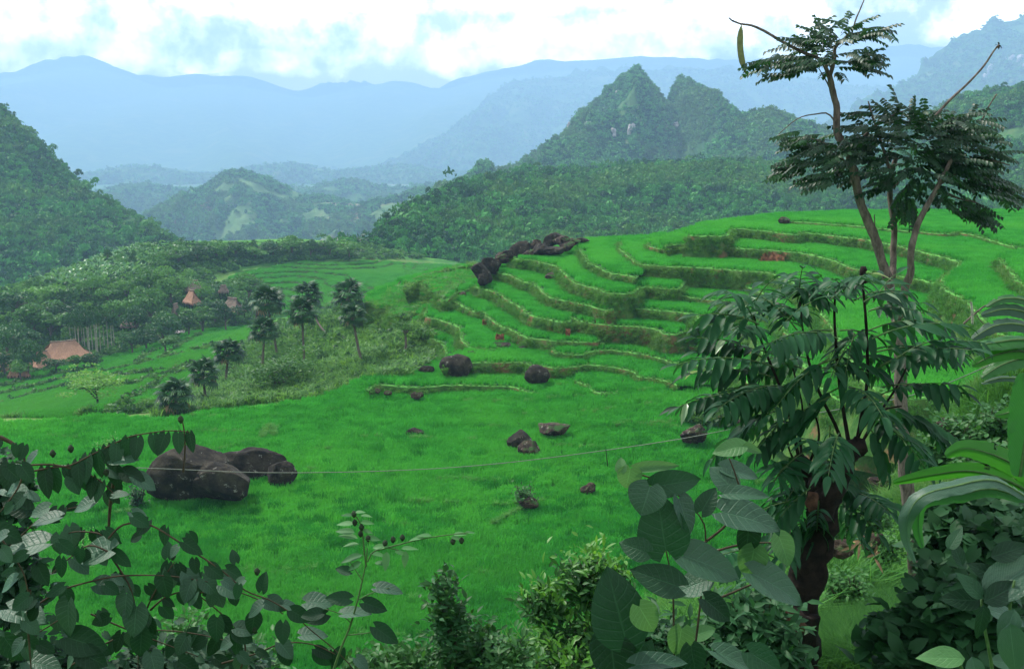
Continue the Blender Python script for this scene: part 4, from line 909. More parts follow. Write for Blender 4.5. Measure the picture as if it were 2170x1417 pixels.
# grove with pale bare trunks
gp = []
for q, (px, tp, by) in enumerate([(152,655,745),(163,650,748),(170,648,762),(180,640,742),(188,645,752),(197,640,748),(205,645,752),(214,640,746),(222,645,742),(230,650,748),(238,650,745),(243,655,740),(176,650,742),(192,650,765),(208,642,758),(158,660,740)]):
    b_ = at(px, by, 240); s_ = PXM(b_.y)
    if q == 0:
        o = tree_at('slender_tree', (0, 0, 0), 3.4, 10.0, '', 'tree', 'tree_dark', 777, 650, .10, 'slender trees of the grove behind the thatched house', trunk='bark_pale', tfrac=.5, tr=.014); gp.append(o)
    else: o = copy_tree(gp[0], (0, 0, 0))
    o.location = b_; o.rotation_euler = (0, 0, q * 1.1); o.scale = (1.0, 1.0, (by - tp) * s_ / 10 * 1.12)
    o['label'] = 'slender tree with a pale bare trunk in the grove behind the thatched house'

# banana slope, wild scrub, paddy edges of the valley: masses nobody could count
def rosette(seed, n_=9, L_=1.0, W_=.3, mat='banana_far'):
    g = np.random.default_rng(seed); acc = Acc()
    for i in range(n_):
        V, Fc, U = leaf(L_ * g.uniform(.7, 1.1), W_, 'oblong', 4, 3, .45, .3); e = R(g.uniform(35, 80)); a_ = i * 2.4
        acc.add(xf(V, basis((0, 0, 0), (math.cos(a_) * math.cos(e), math.sin(a_) * math.cos(e), math.sin(e)))), Fc, U)
    return acc.mesh('rosette', M[mat])
def sample_px(poly, n_, far=None):
    poly = np.array(poly, float); x0, y0 = poly.min(0); x1, y1 = poly.max(0); out = []
    while len(out) < n_:
        c_ = np.c_[RNG.uniform(x0, x1, 2000), RNG.uniform(y0, y1, 2000)]; c_ = c_[inside(poly, c_[:, 0], c_[:, 1])]
        for px, py in c_:
            h = GROUND.ray_cast(Vector((0, 0, 0)), ray(px, py).normalized(), 900)
            if h[0] is not None: out.append(h[0][:])
            if len(out) >= n_: break
    return np.array(out)
bpts = sample_px([(85,600),(200,545),(300,525),(420,530),(390,565),(290,575),(240,600),(160,610)], 1300)
scatter('banana_grove', bpts, RNG.uniform(1.3, 2.6, len(bpts)), rz(len(bpts), .15), [proto('rosette', rosette(i, 8, 1.0, .32)) for i in range(4)], 'pale green banana plants covering the slope above the village')
scrub = [proto('scrub', mesh_np('scrub', *crown_proto('c', 'tree_mid', 90, .2, 1100 + i, .7, 5), M[mt], None, False)) for i, mt in enumerate(['tree_mid', 'tree_mid', 'tree_dark', 'tree_bright'])]
sp_ = np.concatenate([sample_px([(330,870),(450,800),(560,700),(700,650),(770,655),(900,690),(930,760),(860,800),(770,800),(690,842),(560,852),(430,868)], 3200),
                      sample_px([(0,600),(120,560),(300,520),(800,520),(900,548),(700,552),(560,558),(440,590),(460,610),(520,600),(600,640),(560,690),(380,700),(240,752),(0,800)], 5200)])
scatter('scrub', sp_, RNG.uniform(.35, 1.05, len(sp_)) * np.clip(sp_[:, 1] / 160, .8, 1.9), rz(len(sp_), .2), scrub, 'wild scrub between the paddies, palms and village')
ls_ = []
for line, n_ in (([(0,858),(120,826),(250,800),(350,786)], 150), ([(0,838),(140,805),(270,780),(420,745),(470,735)], 190), ([(150,828),(300,815),(330,800),(450,770)], 130), ([(230,880),(330,868),(400,840),(450,800),(520,740),(560,700)], 260), ([(0,822),(90,802),(200,782)], 120), ([(250,870),(330,820),(400,780)], 130), ([(290,770),(330,745)], 40), ([(340,765),(420,712)], 60), ([(380,705),(470,690),(560,680)], 100), ([(0,802),(100,785),(240,752),(380,712)], 260)):
    l_ = np.array(line, float)
    for t_ in RNG.random(n_) * (len(l_) - 1.001):
        k_ = int(t_); q = l_[k_] + (l_[k_ + 1] - l_[k_]) * (t_ - k_) + RNG.normal(0, 1.6, 2); h = at(q[0], q[1], 200); ls_.append(h[:])
ls_ = np.array(ls_)
scatter('field_edge_scrub', ls_, RNG.uniform(.4, 1.05, len(ls_)), rz(len(ls_), .2), scrub, 'low bushes along the edges of the valley paddies')
tuft2 = [proto('grass_tuft', mesh_np('grass_tuft', *blade_patch(26, .8, .8, .10, 1.1, 1200 + i, 3), M['tree_light' if i % 2 else 'tree_mid'])) for i in range(4)]
gq = sample_px([(330,885),(450,800),(560,700),(700,640),(760,640),(840,690),(910,690),(930,760),(860,800),(770,803),(690,845),(560,855),(430,870)], 6000)
scatter('slope_grass', gq, RNG.uniform(.5, 1.2, len(gq)), rz(len(gq), .2), tuft2, 'rough yellow green grass on the slope left of the terraces')

# rice and rough banks on the valley paddies, told apart by how level the ground is
LN = [np.array(q, float) for q in ([(0,858),(120,826),(250,800),(350,786)], [(0,838),(140,805),(270,780),(420,745),(470,735)], [(150,828),(300,815),(330,800),(450,770)], [(0,822),(90,802),(200,782)], [(250,870),(330,820),(400,780)], [(290,770),(330,745)], [(340,765),(420,712)])]
def near_line(px, py):
    for l_ in LN:
        for k_ in range(len(l_) - 1):
            a_, b_ = l_[k_], l_[k_ + 1]; ab = b_ - a_; t = max(0, min(1, ((px - a_[0]) * ab[0] + (py - a_[1]) * ab[1]) / (ab @ ab)))
            if abs(a_[0] + ab[0] * t - px) < 30 and math.hypot(a_[0] + ab[0] * t - px, a_[1] + ab[1] * t - py) < 3.2: return True
    return False
def split_flat(poly, n_):
    poly = np.array(poly, float); x0, y0 = poly.min(0); x1, y1 = poly.max(0); fl, st = [], []
    c_ = np.c_[RNG.uniform(x0, x1, n_), RNG.uniform(y0, y1, n_)]; c_ = c_[inside(poly, c_[:, 0], c_[:, 1])]
    for px, py in c_:
        h = GROUND.ray_cast(Vector((0, 0, 0)), ray(px, py).normalized(), 900)
        if near_line(px, py): continue
        if h[0] is not None and h[0].y > 110: (fl if h[1].z > .975 else st).append(h[0][:])
    return np.array(fl), np.array(st)
M['rice_valley'] = leafmat('rice_valley', (.03, .21, .03), (.075, .36, .05), .8, .35, 0, .5, .06, .6, (.12, .38, .06), .03)
vp = []
for i in range(4):
    V, Fc = blade_patch(150, 1.5, .5, .07, .35, 1700 + i); vp.append(proto('valley_rice_patch', mesh_np('valley_rice_patch', V, Fc, M['rice_valley'])))
f1, s1 = split_flat([(0,805),(250,752),(400,705),(520,692),(560,700),(520,730),(420,790),(330,860),(250,895),(0,895)], 30000)
f2, s2 = split_flat([(440,610),(520,575),(660,553),(780,553),(900,560),(1010,562),(1000,600),(800,660),(640,690),(590,650),(500,625)], 26000)
f2 = f2[(f2[:, 1] > 200) & (RNG.random(len(f2)) < .6)]; s2 = s2[s2[:, 1] > 200]
fa = np.concatenate([f1, f2]); sa = np.concatenate([s1, s2])
scatter('rice', fa, np.c_[np.ones(len(fa)) * 1.25, np.ones(len(fa)) * 1.25, RNG.uniform(.8, 1.2, len(fa))], rz(len(fa)), vp, 'green rice in the small paddies of the valley')
vb = [proto('valley_bank_tuft', mesh_np('valley_bank_tuft', *blade_patch(24, .9, .5, .10, 1.2, 1800 + i, 2.0), M['riser_grass'])) for i in range(3)]
sa = sa[RNG.random(len(sa)) < .6]
scatter('bank_grass', sa, RNG.uniform(.4, 1.0, len(sa)), rz(len(sa), .2), vb, 'rough grass on the small banks of the valley paddies')

gq = sample_px([(775,645),(860,600),(1000,556),(1035,575),(960,620),(900,655),(850,690),(800,670)], 3800)
scatter('flank_grass', gq, RNG.uniform(.3, .75, len(gq)), rz(len(gq), .2), tuft2 + vb, 'mixed grass over the shoulder left of the crest rocks')

# ------------------------------------------------------------------ thatched houses
def thatched(px, by, wpx, hpx, label, rot=.3, mat='thatch', asp=.6, ridge=.45, wallh=.33, name='thatched_house', cat='house', steps=False, D=None):
    b_ = P(px, by, D) if D else at(px, by, 250); s_ = PXM(b_.y); W_ = wpx * s_; H_ = hpx * s_; Dp = W_ * asp
    root = empty(name, b_, label, cat, 'thatched houses of the village'); root.rotation_euler = (0, 0, rot)
    zw = H_ * wallh; zr = H_; rl = W_ * ridge / 2; ov = .5 * W_ ; od = .5 * Dp
    nx, ny = 14, 7
    acc = Acc()
    def quad(A_, B_, C_, D_, sag=.06):     # eave A B, ridge D C: a sagging thatch plane with a ragged foot
        u = np.linspace(0, 1, 13)[None, :, None]; v = np.linspace(0, 1, 8)[:, None, None]
        A1, B1, C1, D1_ = [np.array(q, float) for q in (A_, B_, C_, D_)]
        G = (A1 * (1 - u) + B1 * u) * (1 - v) + (D1_ * (1 - u) + C1 * u) * v
        G = G + RNG.normal(0, .05, G.shape); G[..., 2] -= sag * H_ * np.sin(np.pi * v[..., 0]) ; G[0, :, 2] += RNG.normal(0, .06, 13)
        acc.add(G.reshape(-1, 3), grid_faces(8, 13))
    e = zw * .8
    quad((-ov, -od, e), (ov, -od, e), (rl, 0, zr), (-rl, 0, zr)); quad((ov, od, e), (-ov, od, e), (-rl, 0, zr), (rl, 0, zr))
    quad((ov, -od, e), (ov, od, e), (rl * 1.08, .0, zr * .86), (rl * 1.08, -.01, zr * .86)); quad((-ov, od, e), (-ov, -od, e), (-rl * 1.08, -.01, zr * .86), (-rl * 1.08, 0, zr * .86))
    Vr = np.concatenate(acc.V); acc2 = Acc(); acc2.add(Vr, np.concatenate(acc.F)); acc2.add(Vr - [0, 0, .28], np.concatenate(acc.F)[:, ::-1])
    rf = obj('roof', acc2.mesh('roof', M[mat]), root)
    a3 = Acc(); tube(a3, [(-rl * 1.08, 0, zr + .02), (0, 0, zr - .03), (rl * 1.08, 0, zr + .02)], [.16, .16, .16], 6, .3); obj('ridge_cap', a3.mesh('ridge_cap', M['thatch_grey']), rf)
    import bmesh
    bm = bmesh.new(); bmesh.ops.create_cube(bm, size=1.0); bmesh.ops.scale(bm, vec=(W_ * .74, Dp * .7, zw * .9), verts=bm.verts); bmesh.ops.translate(bm, vec=(0, 0, zw * .62), verts=bm.verts)
    me = bpy.data.meshes.new('wall'); bm.to_mesh(me); bm.free(); me.materials.append(M['bamboo_wall']); obj('wall', me, root)
    for sx in (-1, -.33, .33, 1):
        for sy in (-1, 1):
            a4 = Acc(); x_, y_ = sx * W_ * .40, sy * Dp * .40; tube(a4, [(x_, y_, -.6), (x_, y_, zw * .95)], [.10, .10], 6); obj('post', a4.mesh('post', M['bark_dark']), root)
    if steps:
        a5 = Acc(); Vq = np.array([(-.25 * W_, -od * 1.5, e * .62), (.42 * W_, -od * 1.5, e * .62), (.40 * W_, -od * .75, e * 1.0), (-.22 * W_, -od * .75, e * 1.0)]); a5.add(np.vstack([Vq, Vq - [0, 0, .15]]), [(0, 1, 2), (0, 2, 3), (4, 6, 5), (4, 7, 6)])
        obj('porch_roof', a5.mesh('porch_roof', M['thatch_grey']), root)
    return root
thatched(138, 772, 118, 52, 'large brown thatched house with a hipped roof at the foot of the grove', rot=.5, steps=True, asp=.75, ridge=.42)
thatched(92, 782, 50, 40, 'lower thatched wing leaning on the left end of the large house', rot=.9, mat='thatch', asp=.9)
thatched(412, 620, 34, 26, 'grey thatched hut, upper one of the two stacked roofs', rot=.5, mat='thatch_grey', D=285)
thatched(408, 648, 42, 34, 'brown thatched hut just below the grey one of the stacked roofs', rot=-.8, mat='thatch', D=272)
thatched(374, 688, 30, 46, 'narrow thatched hut with a steep pointed gable among dark trees', rot=1.2, mat='thatch_grey', D=262)
thatched(494, 668, 52, 38, 'grey thatched hut half hidden by trees near the earth path', rot=-.5, mat='thatch_grey', D=262)
thatched(474, 622, 22, 18, 'tiny hut roof beside the round dark green tree', rot=.2, mat='thatch_grey', D=290)
thatched(8, 792, 60, 46, 'brown thatched roof cut by the left edge of the picture', rot=.5, mat='thatch', D=218)
thatched(30, 800, 26, 18, 'small open thatched shed by the paddy at the left', rot=.2, D=208)
thatched(54, 800, 20, 16, 'smallest thatched shed right of the open one', rot=-.2, D=208)
thatched(57, 722, 28, 20, 'greyish roof peeping from trees above the left sheds', rot=-.6, mat='thatch_grey', D=250)
thatched(126, 680, 22, 18, 'dark roof in the trees left of the pale trunked grove', rot=.6, mat='thatch_grey', D=262)
thatched(272, 695, 34, 22, 'faded hut roof right of the pale trunked grove', rot=.4, mat='thatch_grey', D=256)
c_ = P(381, 702, 250)
ac = Acc(); g_ = np.linspace(-1, 1, 9); Vs = np.array([(x * 1.15, .35 * y, .12 * y + .04 * math.sin(x * 6)) for y in (-1, 0, 1) for x in g_]); ac.add(Vs, grid_faces(3, 9)); ac.add(Vs - [0, 0, .06], grid_faces(3, 9)[:, ::-1])
o = tag(obj('cloth_sheet', ac.mesh('cloth_sheet', M['white'])), 'pinkish white sheet laid out below the pointed gable hut', 'sheet'); o.location = c_; o.rotation_euler = (R(25), 0, 0)
M['path_soil'] = groundmat('path_soil', [(.20, .12, .07), (.28, .18, .11), (.12, .13, .05)], .8, .95, .4)
# earth path and bare patches (lying on the ground)
def patch_on_ground(name, label, poly, mat, up=.06, n_=26, kind='structure'):
    poly = np.array(poly, float); x0, y0 = poly.min(0); x1, y1 = poly.max(0)
    gx_ = np.linspace(x0, x1, n_); gy_ = np.linspace(y0, y1, n_); V = []; ok = np.zeros((n_, n_), bool)
    for j, yy in enumerate(gy_):
        for i, xx in enumerate(gx_):
            h = at(xx, yy, 200); V.append((h[0], h[1], h[2] + up)); ok[j, i] = inside(poly, np.array([xx + RNG.normal(0, .6)]), np.array([yy + RNG.normal(0, .6)]))[0]
    Fc = grid_faces(n_, n_); keep = ok.ravel()[Fc].all(1)
    return tag(obj(name, mesh_np(name, np.array(V), Fc[keep], M[mat])), label, kind=kind)
patch_on_ground('bare_earth', 'bare red earth on the slope above the light tree', [(352,778),(368,768),(384,757),(380,768),(366,778)], 'path_soil', .12)
patch_on_ground('path', 'earth path running to the huts', [(462,702),(500,694),(540,680),(545,684),(500,700),(462,708)], 'path_soil', .15, 40)
# raw cut of orange soil in a high terrace bank
def bank_cut(x0, x1, y0, y1, z_, seed, label):
    g = np.random.default_rng(seed); n_, m_ = 26, 10; V = []
    for j in range(m_):
        for i in range(n_):
            a_ = PZ(x0 + (x1 - x0) * i / (n_ - 1), y0, z_); t_ = j / (m_ - 1)
            edge = min(i, n_ - 1 - i) / 3.0
            V.append((a_.x, a_.y - .35 - t_ * .75 + g.normal(0, .12) + (.5 if edge < .4 else 0), a_.z + .02 - t_ * (y1 - y0) * PXM(a_.y) + g.normal(0, .06)))
    Fc = grid_faces(m_, n_); uu = (np.arange(n_ * m_) % n_) / (n_ - 1); vv = (np.arange(n_ * m_) // n_) / (m_ - 1)
    edge = np.minimum(np.minimum(uu, 1 - uu) * 2.2, np.minimum(vv + .15, 1.1 - vv) * 2.2); ok = edge + .55 * (fbm(uu * 7 + seed, vv * 4, seed, 3) - .5) > .28
    return tag(obj('soil_cut', mesh_np('soil_cut', np.array(V), Fc[ok[Fc].all(1)], M['red_soil'], None, False)), label, kind='structure')
bank_cut(1598, 1676, 534, 564, -15.0, 3, 'raw orange soil where a terrace bank slipped')
bank_cut(1045, 1074, 706, 726, -21.8, 4, 'small slip of red soil near the dark rock')
bank_cut(1020, 1034, 676, 706, -21.8, 6, 'thin red gully in the terrace bank')
bank_cut(1196, 1210, 694, 708, -20.45, 5, 'small red hole in a terrace bank')

# grass bund across the lower paddy with a bush at its end, low bund at left
def grass_line(name, line, n_, z_, lo, hi, label, protos):
    l_ = np.array(line, float); out = []
    for t_ in RNG.random(n_) * (len(l_) - 1.001):
        k_ = int(t_); q = l_[k_] + (l_[k_ + 1] - l_[k_]) * (t_ - k_) + RNG.normal(0, 1.2, 2); a_ = PZ(q[0], q[1], z_); out.append(a_[:])
    return scatter(name, np.array(out), RNG.uniform(lo, hi, n_), rz(n_, .2), protos, label)
grass_line('bund_grass', [(428,960),(470,952),(520,940),(555,932)], 200, Z0 - .25, .5, .9, 'grass on the low bund crossing the lower paddy', bt)
grass_line('bund_grass', [(1306,900),(1330,895),(1380,902),(1440,908),(1480,912)], 230, Z0 + .75, .5, .9, 'grass on the bund left of the grassy mound', bt)
grass_line('weeds', [(555,930),(562,915),(572,905),(580,912),(578,925)], 120, Z0 - .1, .7, 1.3, 'tuft of long weeds at the end of the paddy bund', bt)
grass_line('weeds', [(1040,1110),(1100,1080),(1150,1060)], 110, Z0 - .3, .5, .9, 'pale weeds by the brown stone in the paddy', bt)
# grassy mound
o = rock(PZ(1520, 895, -24.2), (5.6, 4.4, 1.9), 44, 'soil', rough=.15, name='mound', label='', cat=None); tag(o, 'grassy mound swelling out of the paddy', kind='structure')
for k_ in ('category',):
    if k_ in o: del o[k_]
mv = np.array([v.co[:] for v in o.data.vertices]); mv = mv[mv[:, 2] > -.2] + np.array(o.location); mv = np.repeat(mv, 2, 0) + RNG.normal(0, .08, (2 * len(mv), 3))
scatter('mound_grass', mv, RNG.uniform(.35, .7, len(mv)), rz(len(mv), .4), [proto('mg', rosette(60 + i, 14, .5, .12, 'tree_mid')) for i in range(3)], 'small leafy plants covering the paddy mound')
# ------------------------------------------------------------------ foreground plants
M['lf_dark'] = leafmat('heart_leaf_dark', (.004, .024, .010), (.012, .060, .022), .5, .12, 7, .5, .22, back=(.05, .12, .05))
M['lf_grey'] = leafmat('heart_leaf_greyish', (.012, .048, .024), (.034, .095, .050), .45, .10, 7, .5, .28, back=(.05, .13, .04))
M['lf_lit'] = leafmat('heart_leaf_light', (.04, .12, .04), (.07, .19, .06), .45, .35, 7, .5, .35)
M['frond_leaf'] = leafmat('pinnate_leaflet', (.004, .030, .012), (.013, .075, .026), .5, .25, 0, .6, .18, back=(.03, .12, .035))
M['frond_pale'] = leafmat('pale_leaflet', (.14, .26, .12), (.30, .42, .25), .35, .3, 0, .6, .5)
M['slim_leaf'] = leafmat('slender_tree_leaf', (.006, .034, .013), (.020, .080, .026), .45, .22, 0, .6, .35, back=(.03, .10, .03))
M['bush_leaf'] = leafmat('bush_leaf', (.010, .060, .014), (.045, .16, .032), .5, .3, 0, .6, .25)
M['bush_tip'] = leafmat('bush_tip', (.045, .18, .02), (.12, .32, .045), .45, .4, 0, .6, .35)
M['weed_leaf'] = leafmat('weed_leaf', (.025, .11, .035), (.08, .22, .075), .55, .3, 0, .6, .2)
M['creeper_leaf'] = leafmat('creeper_leaf', (.005, .034, .012), (.020, .085, .026), .55, .2, 0, .6, .2)
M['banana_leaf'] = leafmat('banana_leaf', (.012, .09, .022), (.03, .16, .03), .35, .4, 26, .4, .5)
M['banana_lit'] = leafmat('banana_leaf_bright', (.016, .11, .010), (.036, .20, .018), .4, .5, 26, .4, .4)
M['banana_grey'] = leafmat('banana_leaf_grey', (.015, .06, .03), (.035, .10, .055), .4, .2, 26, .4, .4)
M['near_grass'] = leafmat('near_grass', (.010, .065, .012), (.05, .17, .025), .7, .3, 0, .5, .15)
M['seed'] = plainmat('seed_head', (.018, .035, .015), .8, 20, .5)
def wv(x, y, D): return P(x, y, D)
def px_of(v):
    f = v[1] * _c - v[2] * _s; return 1085 + F * v[0] / f, 708.5 - F * (v[1] * _s + v[2] * _c) / f
CAMDIR = lambda p_: (-Vector(p_)).normalized()
def stem(root, org, line, D, r0, r1, mat='twig', name='stem', sides=6, jag=.15, dd=0.0):
    n_ = len(line); Ds = [D + (q[2] if len(q) > 2 else 0) + dd * i / max(n_ - 1, 1) for i, q in enumerate(line)]
    pts_ = [wv(q[0], q[1], d) - Vector(org) for q, d in zip(line, Ds)]; acc = Acc(); tube(acc, pts_, np.linspace(r0, r1, n_), sides, jag)
    return obj(name, acc.mesh(name, M[mat]), root)
def aimed(p_, ang, tilt=0.0, yaw=0.0, away=0.0):
    """leaf direction seen at image angle ang (0 = right, 90 = down), its face turned to the viewer then tilted back"""
    d = RT * math.cos(ang) - UPV * math.sin(ang) + FWD * away; d.normalize()
    n_ = -FWD; up = (n_ * math.cos(tilt) + UPV * math.sin(tilt) + RT * math.sin(yaw)).normalized()
    return d, up

# --- tall slender tree on the right
DT = 18.0; base = P(1942, 1250, DT); base.z = min(base.z, ground_z(base.x, base.y) if abs(ground_z(base.x, base.y) - base.z) < 2 else base.z)
T_ = empty('slender_tree', P(1942, 1240, DT), 'tall slender tree with three bare limbs and two umbrella like crowns', 'tree')
OT = T_.location
m_ = PXM(DT)
stem(T_, OT, [(1946,1290),(1940,1200),(1930,1100),(1920,1020),(1914,950),(1910,870),(1908,780),(1906,700),(1897,650),(1888,620)], DT, 17 * m_, 12 * m_, 'bark', 'trunk', 9, .2)
stem(T_, OT, [(1905,690),(1895,655),(1888,625),(1880,587),(1869,555),(1858,515),(1840,470),(1822,425),(1811,370),(1800,330),(1788,300)], DT, 12 * m_, 8 * m_, 'bark', 'limb', 8, .2)
stem(T_, OT, [(1795,320),(1774,281),(1773,230),(1765,195),(1758,160)], DT, 8 * m_, 6 * m_, 'bark', 'limb', 7, .2)
stem(T_, OT, [(1884,610,.1),(1892,575,.3),(1893,535,.5),(1895,480,.6),(1886,420,.7),(1889,370,.8),(1900,330,.8)], DT, 8 * m_, 5 * m_, 'bark', 'limb', 7, .2)
stem(T_, OT, [(1900,690,-.1),(1912,650,-.3),(1918,612,-.4),(1929,580,-.5),(1931,530,-.6),(1945,475,-.6),(1968,430,-.6),(1990,390,-.6),(2020,330,-.5)], DT, 10 * m_, 4 * m_, 'bark', 'limb', 8, .2)
for line, r0, r1 in (([(1758,163),(1741,129),(1704,112),(1657,88),(1620,66),(1592,54),(1570,51),(1550,43),(1545,38)], 4.5, 1.3), ([(1758,163),(1768,130),(1770,102),(1783,88),(1800,70)], 5, 2), ([(1765,200,.2),(1750,170,.2),(1735,145,.2)], 2, 1),
                     ([(1800,90),(1813,44),(1823,20),(1834,-6)], 2, 1.2), ([(1972,258),(2010,215),(2050,178),(2085,140),(2105,110),(2117,95)], 3, 1.6), ([(2080,258),(2096,225),(2112,200)], 2, 1.4),
                     ([(1810,370),(1780,330),(1740,300),(1700,290)], 3, 1), ([(1790,300),(1760,245),(1730,242),(1690,252),(1650,285)], 2.2, .8), ([(1800,330),(1840,280),(1880,250),(1930,230)], 4, 1.5), ([(1889,370),(1870,310),(1850,250),(1840,215)], 4, 1.5),
                     ([(1990,390),(2040,360),(2090,340),(2140,350)], 4, 1.2), ([(1985,400),(2030,420),(2070,430),(2100,455)], 3, 1), ([(1945,475),(1920,455),(1900,440)], 2, 1), ([(1850,480),(1852,505),(1854,490),(1853,455)], 1.6, 1.2), ([(1889,400),(1905,385),(1910,360)], 2, 1)):
    stem(T_, OT, line, DT, r0 * m_, r1 * m_, 'bark', 'branch', 5, .15)
acc = Acc(); pa = wv(1571, 52, DT) - OT; pb = wv(1580, 158, DT) - OT
Vp, Fp, Up = leaf(1.0, .12, 'oblong', 8, 5, .0, .3); Vp2 = Vp.copy(); Vp2[:, 2] *= -1
Mx = basis(pa, (pb - pa), -FWD, (pb - pa).length); V3 = xf(Vp, Mx); bow = np.sin(np.clip(Up[:, 1], 0, 1) * math.pi) * -.05; V3[:, 0] += bow; V4 = xf(Vp2, Mx); V4[:, 0] += bow; acc.add(V3, Fp, Up); acc.add(V4, Fp, Up)
obj('seed_pod', acc.mesh('seed_pod', M['straw'] if False else plainmat('pod', (.16, .19, .07), .6, 8, .3)), T_)
acc = Acc(); g = np.random.default_rng(5)
for q in range(9):
    V, Fc, U = leaf(.08, .035, 'ovate', 3, 3); acc.add(xf(V, basis(wv(2117, 95, DT) - OT, g.normal(size=3))), Fc, U)
obj('bud_cluster', acc.mesh('bud_cluster', M['twig']), T_)
def spray_mesh(seed, pairs=7, L_=.46, ll=.108, lw=.058, mat='slim_leaf'):
    g = np.random.default_rng(seed); acc = Acc(); cv = g.uniform(-.12, .12)
    pp = [(cv * t * t * L_, L_ * t, -.28 * L_ * t * t) for t in np.linspace(0, 1, 5)]
    tube(acc, pp, [.004, .0035, .003, .0025, .0015], 3)
    for i in range(pairs):
        t = .18 + .8 * i / (pairs - 1); c = np.array([cv * t * t * L_, L_ * t, -.28 * L_ * t * t])
        for s_ in (-1, 1):
            V, Fc, U = leaf(ll * g.uniform(.8, 1.15) * (1.05 - .35 * abs(t - .5)), lw, 'ovate', 4, 3, .25, .25)
            acc.add(xf(V, basis(c, (s_ * 1.0, .55 + .3 * g.random(), -.45 - .5 * g.random()), (0, 0, 1))), Fc, U)
    return acc.mesh('leaf_spray', M[mat]), acc
sprays = [spray_mesh(2000 + i) for i in range(7)]
blobs1 = [(1700,130,120,32,20),(1640,140,55,26,9),(1760,110,130,55,22),(1780,62,80,24,14),(1850,65,45,16,8),(1830,120,45,30,10),(1720,85,60,16,7)]
blobs2 = [(1890,250,100,50,30),(1960,270,120,55,36),(2040,300,100,60,30),(1860,320,80,45,24),(1960,340,100,50,32),(2060,370,80,45,24),(1810,290,60,40,12),(1740,320,60,24,10),(1690,345,40,14,6),(1690,285,40,14,5),(1780,345,40,26,8),(2110,390,50,22,10),(2040,430,60,18,9),(1925,445,30,16,6),(2080,460,36,12,5),(1900,390,40,26,7),(1975,400,40,26,7),(1700,300,60,20,8),(1670,360,30,16,5),(1740,380,50,20,8),(2100,330,50,30,10),(2140,410,30,20,8),(2040,250,70,30,12),(2070,450,40,16,8),(1850,380,50,26,10)]
g = np.random.default_rng(77); cnt = 0; folA = Acc()
for bl, (ax, ay) in ((blobs1, (1765, 150)), (blobs2, (1930, 360))):
    for (bx, by, rx, ry, n_) in bl:
        for q in range(int(n_ * 1.9)):
            a_ = g.uniform(0, 6.283); r_ = math.sqrt(g.random()) * .85; x_ = bx + rx * r_ * math.cos(a_); y_ = by + ry * r_ * math.sin(a_); dep = DT + g.normal(0, .45)
            p_ = wv(x_, y_, dep); out_ = p_ - wv(ax, ay + 10, DT); out_.z *= .35; d = out_.normalized() * 1.0 + Vector((g.normal(0, .35), g.normal(0, .8), g.normal(0, .12) + .02)); d.normalize()
            start = p_ - d * .22
            Ms = basis(start - OT, d, (g.normal(0, .25), g.normal(0, .25) - .25, 1), g.uniform(.8, 1.15)); sm_, sa_ = sprays[cnt % 7]
            if cnt % 5 < 2 and cnt // 5 * 2 + cnt % 5 < 298: obj('leaf_spray', sm_, T_, Ms)
            else: folA.add(xf(np.concatenate(sa_.V), Ms), np.concatenate(sa_.F), np.concatenate(sa_.U))
            cnt += 1

obj('foliage', folA.mesh('foliage', M['slim_leaf']), T_)['kind'] = 'stuff'

# --- pollarded tree with long pinnate fronds
DP = 8.0; mp_ = PXM(DP); base = P(1690, 1440, DP)
K_ = empty('pollarded_tree', base, 'dark gnarled pollarded tree with drooping feather shaped fronds', 'tree'); OK_ = K_.location
stem(K_, OK_, [(1668,1560),(1680,1440),(1690,1330),(1700,1250),(1718,1180),(1740,1110),(1748,1060),(1735,1015)], DP, 56 * mp_, 27 * mp_, 'bark_dark', 'trunk', 14, .5)
stem(K_, OK_, [(1738,1090),(1765,1030),(1785,985),(1805,955),(1824,938)], DP - .1, 30 * mp_, 20 * mp_, 'bark_dark', 'stub', 11, .4)
stem(K_, OK_, [(1740,1060),(1722,1010),(1702,985),(1690,970)], DP + .15, 24 * mp_, 15 * mp_, 'bark_dark', 'stub', 10, .4)
rock(P(1680, 1330, DP - .18), (.36, .24, .42), 201, 'bark_dark', rough=.5, name='burl', parent=K_).location = P(1680, 1335, DP - .18) - OK_
M['bark_rust'] = plainmat('rusty_bark', (.075, .038, .025), .95, 14, .7)
rock((0, 0, 0), (.26, .10, .26), 204, 'bark_rust', rough=.45, name='bark_patch', parent=K_).location = P(1672, 1325, DP - .30) - OK_
rock((0, 0, 0), (.10, .08, .20), 205, 'bark_rust', rough=.45, name='bark_patch', parent=K_).location = P(1722, 1060, DP - .22) - OK_
for line, r0, r1, dd in (([(1800,945),(1792,900),(1780,820),(1772,740),(1768,660),(1772,610)], 9, 4, .1), ([(1815,940),(1826,880),(1838,800),(1836,700),(1830,620),(1826,590)], 8, 4, -.1), ([(1825,940),(1860,880),(1900,820),(1925,770)], 7, 3, .3),
                         ([(1790,955),(1770,900),(1740,840),(1715,770),(1700,690),(1695,640)], 8, 3, -.2), ([(1695,985),(1685,930),(1670,870),(1645,800),(1620,740),(1600,680),(1590,630)], 8, 3, 0), ([(1712,985),(1735,930),(1728,880),(1712,850)], 6, 3, .1),
                         ([(1690,990),(1672,950),(1665,900)], 5, 3, -.1), ([(1700,980),(1695,920),(1700,860),(1680,780)], 6, 3, .2), ([(1812,950),(1830,905),(1870,870),(1910,860)], 5, 3, -.3)):
    stem(K_, OK_, line, DP, r0 * .6 * mp_, r1 * .6 * mp_, 'bark_dark', 'shoot', 6, .2, dd)
stem(K_, OK_, [(1832,600),(1830,585),(1828,575),(1832,568)], DP - .1, 7 * mp_, 8 * mp_, 'bark_dark', 'bud', 6, .4)
leaflet_me = []
